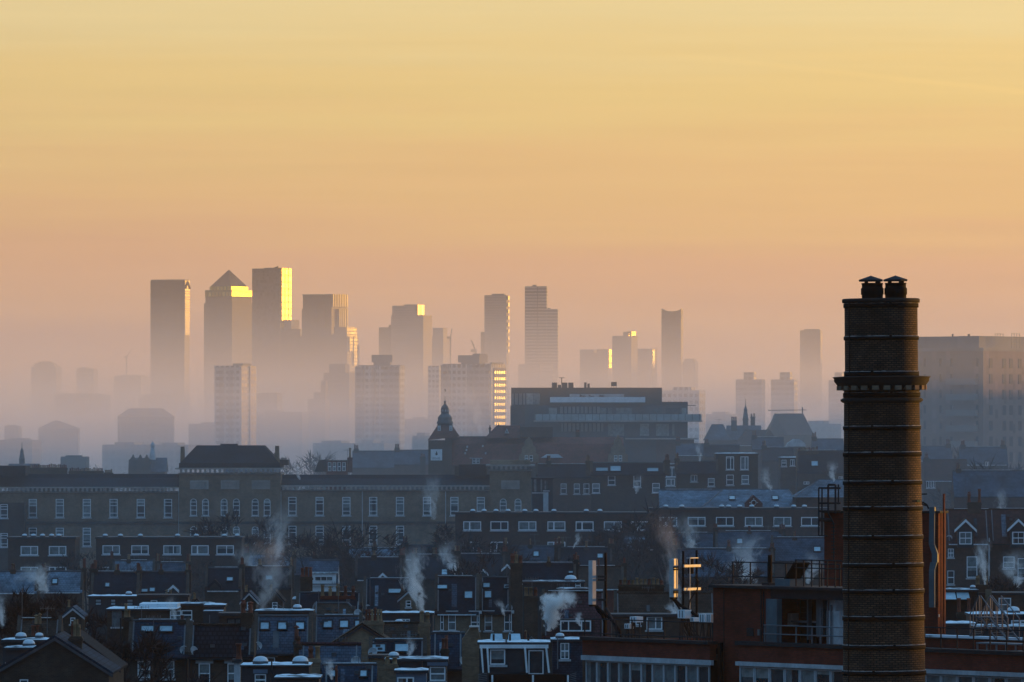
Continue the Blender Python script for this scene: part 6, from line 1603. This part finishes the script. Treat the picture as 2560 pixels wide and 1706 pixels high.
for y0, y1 in ((760,770),(842,850.5),(930,941.5),(982.5,994),(1066,1075),(1131,1141),(1202.5,1212),(1266.5,1276),(1339,1348.5),(1408.5,1418),(1474,1484),(1540,1550.5),(1612,1623),(1676.5,1687),(1745,1756)):
    r0 = (91.5*s if y0 < 940 else rad(y0))+.028
    c = MB(); c.lathe([(r0-.02, zc(y1)), (r0+.012, zc(y1-.3)), (r0+.012, zc(y0)), (r0-.025, zc(y0)+.004)], 64); bd = c.build("iron_band", MT["iron_black"], CS)
    c = MB(); n = 64; vs = []
    for k in range(n):
        a = 2*math.pi*k/n; j = rg.uniform(-.012, .016); gap = .008 if rg.random() > .06 else .0
        for rr, zz in ((r0-.03, .004), (r0+.008, .004), (r0+.004, .004+gap+max(0,j)), (r0-.03, .01+gap+max(0,j))): vs.append((rr*math.cos(a), rr*math.sin(a), zc(y0)+zz))
    c.add(vs, [(k*4+q_, ((k+1) % n)*4+q_, ((k+1) % n)*4+(q_+1) % 4, k*4+(q_+1) % 4) for k in range(n) for q_ in range(4)])
    c.build("frost_rim", MT["rime_thin"], bd)
    m = MB(); a = -1.57+rg.choice((-.3, .2)); m.box(-.05,.05,-.04,.04,-.05,.05); m.xf(Matrix.Translation(((r0+.03)*math.cos(a),(r0+.03)*math.sin(a),zc(y0)-.02))); m.build("clamp", MT["iron_black"], bd)
for px, cxp in ((2182.5, 2179), (2241, 2240.5)):
    x_ = (px-PX)*s+.05; b = MB()
    b.lathe([(26.5*s, zc(748)), (26.5*s, zc(738)), (28.5*s, zc(736)), (28.5*s, zc(722)), (26*s, zc(719)), (26*s, zc(712)), (27*s, zc(711.5)), (27*s, zc(708)), (22*s, zc(707.5))], 24, x_, 0)
    fl = b.build("flue", MT["iron_black"], CS)
    b = MB()
    for a in (-.6, .9, 2.4, 3.9): b.box(x_+20*s*math.cos(a)-.06, x_+20*s*math.cos(a)+.06, 20*s*math.sin(a)-.06, 20*s*math.sin(a)+.06, zc(707.4), zc(703.6))
    b.build("cowl_post", MT["iron_black"], fl)
    xc_ = (cxp-PX)*s+.05; b = MB(); b.lathe([(31.5*s, zc(704)), (32*s, zc(699.5)), (2*s, zc(690)), (.02, zc(689.6))], 8, xc_, 0, smooth=False, rot=.39)
    b.build("cowl", MT["metal_dark"], fl)
b = MB(); rg = random.Random(11)
pts = [(math.cos(-2.62)*(rad(py)+.045 if py > 978 else 91.5*s+.045 if py < 940 else 112*s), math.sin(-2.62)*(rad(py)+.045 if py > 978 else 91.5*s+.045 if py < 940 else 112*s), zc(py)) for py in (752, 850, 930, 1005, 1066, 1131, 1202, 1266, 1339, 1408, 1474, 1540, 1612, 1750)]
cable(b, pts, .018); b.build("lightning_cable", MT["iron_black"], CS)
MB().box(rad(1253)*.86, rad(1253)*.9+.05, -rad(1253)*.52-.05, -rad(1253)*.40, zc(1255.5), zc(1251)).build("glint_plate", pmat("glint_metal", (.8,.5,.15), .3, .1, 1, metallic=1), CS)  # small metal plate added to stand in for a golden glint
# ---------------------------------------------------------------- bare winter trees
def tree_mesh(seed, spread=.45, levels=6, upright=.35, twigs=5):
    rg = random.Random(seed); tr, cr = MB(), MB()
    def grow(p, d, L, r, lv):
        n = 2; q_ = p; dd = d
        for k in range(n):
            dd = (dd + Vector((rg.gauss(0,.13), rg.gauss(0,.13), rg.gauss(0,.08)))).normalized()
            e = q_+dd*(L/n); r1 = r*(1-.16*(k+1))
            (tr if lv <= 1 else cr).tube(q_, e, r*(1-.16*k), r1, 6 if lv <= 1 else 3)
            q_ = e
        if lv >= levels:
            for k in range(twigs):
                v = (dd+Vector((rg.gauss(0,.6), rg.gauss(0,.6), rg.gauss(.15,.5)))).normalized()
                a = p.lerp(q_, rg.uniform(.2, 1)); l_ = L*rg.uniform(.9, 2.2); w = v.orthogonal().normalized()*.0030
                if rg.random() < .5: w = v.cross(w).normalized()*.0030
                m_ = a+v*l_*.5+Vector((0,0,l_*.04)); e2 = a+v*l_
                cr.add([a-w, a+w, m_+w*.7, m_-w*.7, e2], [(0,1,2,3),(3,2,4)])
            return
        c = rg.choice((2,3,3)) if lv < 2 else rg.choice((2,3))
        for k in range(c):
            ax = Vector((rg.gauss(0,1), rg.gauss(0,1), rg.gauss(0,.4))).normalized()
            nd = (dd + ax*spread*rg.uniform(.7,1.35) + Vector((0,0,upright*.25))).normalized()
            grow(q_ if k < 2 else p.lerp(q_, rg.uniform(.5,.9)), nd, L*rg.uniform(.66,.82), r*.60, lv+1)
    grow(Vector((0,0,0)), Vector((rg.gauss(0,.05), rg.gauss(0,.05), 1)), .24, .017, 0)
    top = max(v[2] for v in tr.v+cr.v); k_ = 1/top
    for b in (tr, cr): b.v = [(v[0]*k_, v[1]*k_, v[2]*k_) for v in b.v]
    return tr.mesh("trunk", MT["bark"]), cr.mesh("crown", MT["twig"])
TV = [tree_mesh(11), tree_mesh(23, .52, 6, .25), tree_mesh(37, .38, 6, .6), tree_mesh(51, .6, 6, .15, 5), tree_mesh(64, .3, 6, .9, 5)]
def tree(label, px, top, d, v, wide=1.0, grp="bare winter trees", name="bare_tree", base=0.0, rot=0.0):
    p = W(px, top, d); h = p.z-base
    t_ = thing(name, label, "tree", (p.x, d, base), rot or px*.37, grp)
    tr, cr = TV[v]
    for nm, me in (("trunk", tr), ("crown", cr)):
        o = link(nm, me, t_); o.scale = (h*wide, h*wide, h)
for a in (
 ("spreading bare tree before the pavilion windows", 622, 1262, 930, 0, 1.1),
 ("dense dark bare tree left of the eastern drainpipe", 778, 1290, 860, 3, 1.2),
 ("second dense bare tree touching the dark one, east side", 838, 1300, 870, 1, 1.2),
 ("low bushy bare tree under the eastern wing", 905, 1335, 850, 3, 1.1),
 ("broad bare tree beside the long flats' west corner", 1090, 1300, 880, 1, 1.2),
 ("bare tree screening the long flats' first casement", 1165, 1322, 860, 3, 1.3),
 ("bare tree overlapping the long flats' second casement", 1216, 1330, 855, 0, 1.2),
 ("large dark bare tree rising above the long flats", 1560, 1238, 870, 3, 1.25),
 ("thin bare tree just west of the large dark one", 1500, 1290, 865, 2, 1.1),
 ("bare tree at the long flats' east end", 1612, 1300, 860, 1, 1.1),
 ("misty bare tree behind the red-chimney dormer house", 828, 1122, 1400, 1, 1.2),
 ("misty low tree beyond the eastern wing, nearest the dormer house", 905, 1146, 1450, 3, 1.3),
 ("misty round tree beyond the middle of the eastern wing", 955, 1136, 1500, 3, 1.2),
 ("faint upright misty tree beyond the eastern wing", 1010, 1140, 1420, 4, 1.2),
 ("misty tree close to the notice-board tower", 1050, 1146, 1400, 0, 1.2),
 ("misty tree behind the pavilion's east chimney", 745, 1150, 1500, 3, 1.2),
 ("hazy tall tree cut by the east edge", 2552, 1126, 1050, 3, 1.2),
 ("hazy tree in front of the brick flats, near the east edge", 2500, 1150, 1200, 1, 1.2),
 ("hazy bush-like tree just right of the brick stack", 2340, 1226, 1080, 3, 1.2),
 ("hazy spreading tree above the red-tiled gabled pair", 2425, 1212, 1080, 1, 1.3),
 ("faint tree beneath the brick flats' west corner", 2345, 1098, 1350, 0, 1.2),
 ("hazy tree between the gabled hall and the stack", 2060, 1086, 1500, 3, 1.2),
 ("garden tree with pale thin stems, far left", 28, 1478, 640, 0, 1.1),
 ("purple-brown garden tree left of the flat skylight row", 88, 1490, 650, 3, 1.2),
 ("slim upright garden tree rising above the pale frosted roofs", 168, 1440, 640, 2, 1.0),
 ("bushy garden tree hiding the west end of the skylight row", 205, 1478, 630, 3, 1.1),
 ("bare tree in the dark gap beside the blue slate house", 262, 1556, 500, 4, 1.1),
 ("leaning garden tree right of the clustered pots, left", 212, 1560, 520, 1, 1.0),
 ("bare tree in front of the blue slate house's dark wall", 400, 1648, 470, 0, 1.0),
 ("young bare tree before the red-gabled houses", 2500, 1400, 690, 2, .9),
 ("bare tree before the hazy grey roofs, left of the stack", 1980, 1330, 840, 3, 1.0),
 ("small bare tree by the eastern flats' first casement", 1640, 1330, 850, 0, 1.0),
 ("bare tree in front of the western flats' gap", 205, 1372, 870, 1, 1.1),
 ("low bare tree behind the red pots in the west", 470, 1380, 870, 3, 1.1),
 ("bare tree at the pavilion's foot in the smoke", 540, 1330, 925, 1, 1.1),
 ("twiggy tree among the middle roofs under the long flats", 1330, 1372, 840, 2, 1.0),
  ("dark bare tree between the flats and the black slate houses", 300, 1398, 800, 0, 1.1),
 ("dark forked tree rising between ribbed slate roofs and the pavilion", 705, 1346, 880, 3, 1.2),
 ("tall garden tree behind the white boarded dormer", 872, 1356, 845, 1, 1.1),
 ("garden tree poking above the two white pointed dormers", 1250, 1366, 780, 0, 1.0),
 ("garden tree in front of the grey poles roof", 1375, 1372, 770, 3, 1.0),
 ("bare garden tree under the eastern flats' third casement", 1800, 1366, 760, 0, 1.1),
): tree(*a)
# a far-off belt of woods in the mist, nobody could count it
wb = MB(); rg = random.Random(99)
for k in range(900):
    d_ = rg.uniform(1650, 2900); x_ = rg.uniform(-.075, .075)*d_; h_ = rg.uniform(6, 13)
    for j in range(14):
        a = Vector((x_+rg.gauss(0, 2.6), d_+rg.gauss(0, 2), h_*rg.uniform(.15, .9)+rg.random()*2)); v = Vector((rg.gauss(0,.8), rg.gauss(0,.5), rg.gauss(.5,.6))).normalized()*rg.uniform(1, 2.4); w = v.orthogonal().normalized()*.28
        wb.add([a-w, a+w, a+v*.6+w*.8, a+v, a+v*.6-w*.8], [(0,1,2,3,4)])
tag(wb.build("woods", MT["twig"]), "misty belt of bare woods across the far plain", None, None, "stuff")
# ---------------------------------------------------------------- steam from the flues
def steam_mat(name, dens, seed, bend):
    m = bpy.data.materials.new(name); m.use_nodes = True; t = m.node_tree
    t.nodes.remove(t.nodes["Principled BSDF"])
    tc = N(t, "ShaderNodeTexCoord"); sp = N(t, "ShaderNodeSeparateXYZ"); t.links.new(tc.outputs["Object"], sp.inputs[0])
    zz = sp.outputs[2]                                                   # 0 at the flue, 1 at the top
    cx = M2(t, "MULTIPLY", zz, M2(t, "MULTIPLY", M2(t, "SINE", M2(t, "MULTIPLY_ADD", zz, 7.0, seed)), bend))
    rr = M2(t, "MULTIPLY_ADD", M2(t, "POWER", M2(t, "MAXIMUM", zz, .001), .7), .34, .05)
    dx = M2(t, "SUBTRACT", sp.outputs[0], cx)
    r = M2(t, "DIVIDE", M2(t, "SQRT", M2(t, "ADD", M2(t, "MULTIPLY", dx, dx), M2(t, "MULTIPLY", sp.outputs[1], sp.outputs[1]))), rr)
    ad = N(t, "ShaderNodeVectorMath", operation="ADD"); ad.inputs[1].default_value = (seed*1.7, seed*.9, seed*3.1); t.links.new(tc.outputs["Object"], ad.inputs[0])
    n1 = N(t, "ShaderNodeTexNoise", i_Scale=5.0, i_Detail=6, i_Roughness=.62, i_Distortion=.9); t.links.new(ad.outputs[0], n1.inputs["Vector"])
    f = M2(t, "SUBTRACT", M2(t, "MULTIPLY_ADD", n1.outputs[0], 5.6, -2.0), r)   # ragged edge
    mr = N(t, "ShaderNodeMapRange", interpolation_type="SMOOTHSTEP"); mr.inputs[1].default_value = -.25; mr.inputs[2].default_value = .75; t.links.new(f, mr.inputs[0])
    fall = M2(t, "POWER", M2(t, "SUBTRACT", 1.0, zz, clamp=True), 2.0)
    dn = M2(t, "MULTIPLY", M2(t, "MULTIPLY", mr.outputs[0], M2(t, "ADD", fall, .05)), dens)
    dn = M2(t, "MULTIPLY", dn, M2(t, "MULTIPLY", M2(t, "SUBTRACT", 1.0, zz, clamp=True), 4.0, clamp=True))
    pv = t.nodes.new("ShaderNodeVolumePrincipled"); pv.inputs["Color"].default_value = (.97,.96,.95,1); pv.inputs["Anisotropy"].default_value = .1
    t.links.new(dn, pv.inputs["Density"]); t.links.new(pv.outputs[0], t.nodes["Material Output"].inputs["Volume"])
    return m
def steam(label, bx_, by, tx, ty, d, dens, seed, wide=1.0, bend=.12):
    p = W(bx_, by, d); q_ = W(tx, ty, d); v = q_-p; h = v.length
    b = MB(); b.lathe([(.09, 0), (.22, .08), (.38, .3), (.50, .6), (.55, .9), (.35, 1.0)], 14)
    o = b.build("steam_plume", steam_mat("steam_vapour", 1.4*dens/h, seed, bend), None, p)
    o.scale = (h*wide, h*wide, h); o.rotation_euler = (0, math.atan2(v.x, v.z), 0)
    tag(o, label, "steam", "steam plumes from boiler flues")
for a in (
 ("thickest white steam puffing over the purple tiled roof", 1368, 1578, 1408, 1468, 583, 75, 1.3, .8, .25),
 ("pale smoke rising beside the speckled brown roof", 1056, 1530, 1016, 1365, 640, 24, 2.1, .55, .16),
 ("tall thin steam swaying up behind the lit antenna", 1700, 1545, 1652, 1270, 615, 9, 3.7, .32, .16),
 ("wide faint smoke drifting above the ribbed slate house", 655, 1532, 700, 1330, 610, 4, 4.9, .7, .14),
 ("steam streaming up in front of the tower with lit windows", 1205, 1090, 1160, 955, 1900, 7, 5.2, .45, .14),
 ("curling steam beside the gabled-dormer house, east", 2462, 1462, 2455, 1345, 640, 20, 6.6, .45, .14),
 ("thin wisp below the modern flats' step block", 1750, 1156, 1746, 1096, 960, 8, 7.4, .45, .18),
 ("hazy puff among the white-windowed hazy houses", 1930, 1228, 1900, 1168, 900, 8, 8.8, .6, .15),
 ("puff in front of the hipped pale roof near the stack", 2085, 1205, 2075, 1150, 900, 8, 9.3, .7, .12),
 ("wisp behind the eastern shoulder of the pavilion", 750, 1200, 733, 1150, 980, 6, 10.4, .55, .15),
 ("small wisp below the long flats", 1433, 1372, 1452, 1330, 850, 14, 11.2, .5, .16),
 ("short puff above the wide bright frosted roof", 438, 1550, 425, 1490, 590, 11, 12.7, .6, .12),
 ("pale vapour at the far left edge", 6, 1572, -6, 1480, 600, 14, 13.1, .6, .12),
 ("faint haze of smoke west of the eastern wing's last windows", 1085, 1300, 1075, 1180, 880, 6, 14.9, .6, .12),
 ("faint smoke in the east before the red-tiled gables", 2510, 1300, 2495, 1215, 900, 7, 15.5, .6, .12),
 ("faint steam in front of the eastern flats' casements", 1745, 1400, 1700, 1280, 800, 7, 16.2, .6, .14),
 ("short puff by the slate house with three skylights", 1262, 1540, 1244, 1496, 655, 9, 17.8, .6, .12),
 ("puff low behind the two radio boxes", 1688, 1552, 1676, 1505, 608, 16, 18.3, .8, .14),
 ("drifting smoke in front of the pavilion's foot", 690, 1400, 712, 1250, 840, 6, 19.9, .6, .14),
 ("smoke wisp beneath the slate-grey mansard's windows", 1590, 1235, 1598, 1185, 940, 7, 20.6, .6, .15),
 ("wide smoke bank drifting between the grey roofs under the eastern flats", 1890, 1470, 1830, 1340, 760, 7, 21.4, 1.0, .2),
 ("faint smoke bank west of the ladder cage", 2020, 1460, 2040, 1380, 770, 6, 22.9, .9, .2),
 ("low smoke bank over the dark roofs in the west", 120, 1480, 60, 1410, 720, 6, 23.5, 1.2, .2),
 ("thin smoke before the western flats' last casement", 600, 1480, 640, 1360, 790, 6, 24.1, .8, .2),
 ("pale smoke trailing over the two white pointed dormers", 1140, 1440, 1110, 1350, 810, 8, 25.7, .8, .2),
 ("smoke bank east of the gabled pair", 2545, 1470, 2530, 1370, 700, 7, 26.3, .9, .2),
 ("short bright puff at the foot of the leaning mast", 1452, 1566, 1440, 1530, 585, 12, 27.9, .8, .2),
 ("wispy vapour over the bottom slate roofs", 830, 1700, 815, 1640, 452, 10, 28.8, .7, .2),
 ("thin vapour from the dark loft roofs, lower centre", 1020, 1650, 1032, 1590, 470, 9, 29.6, .6, .2),
): steam(*a)
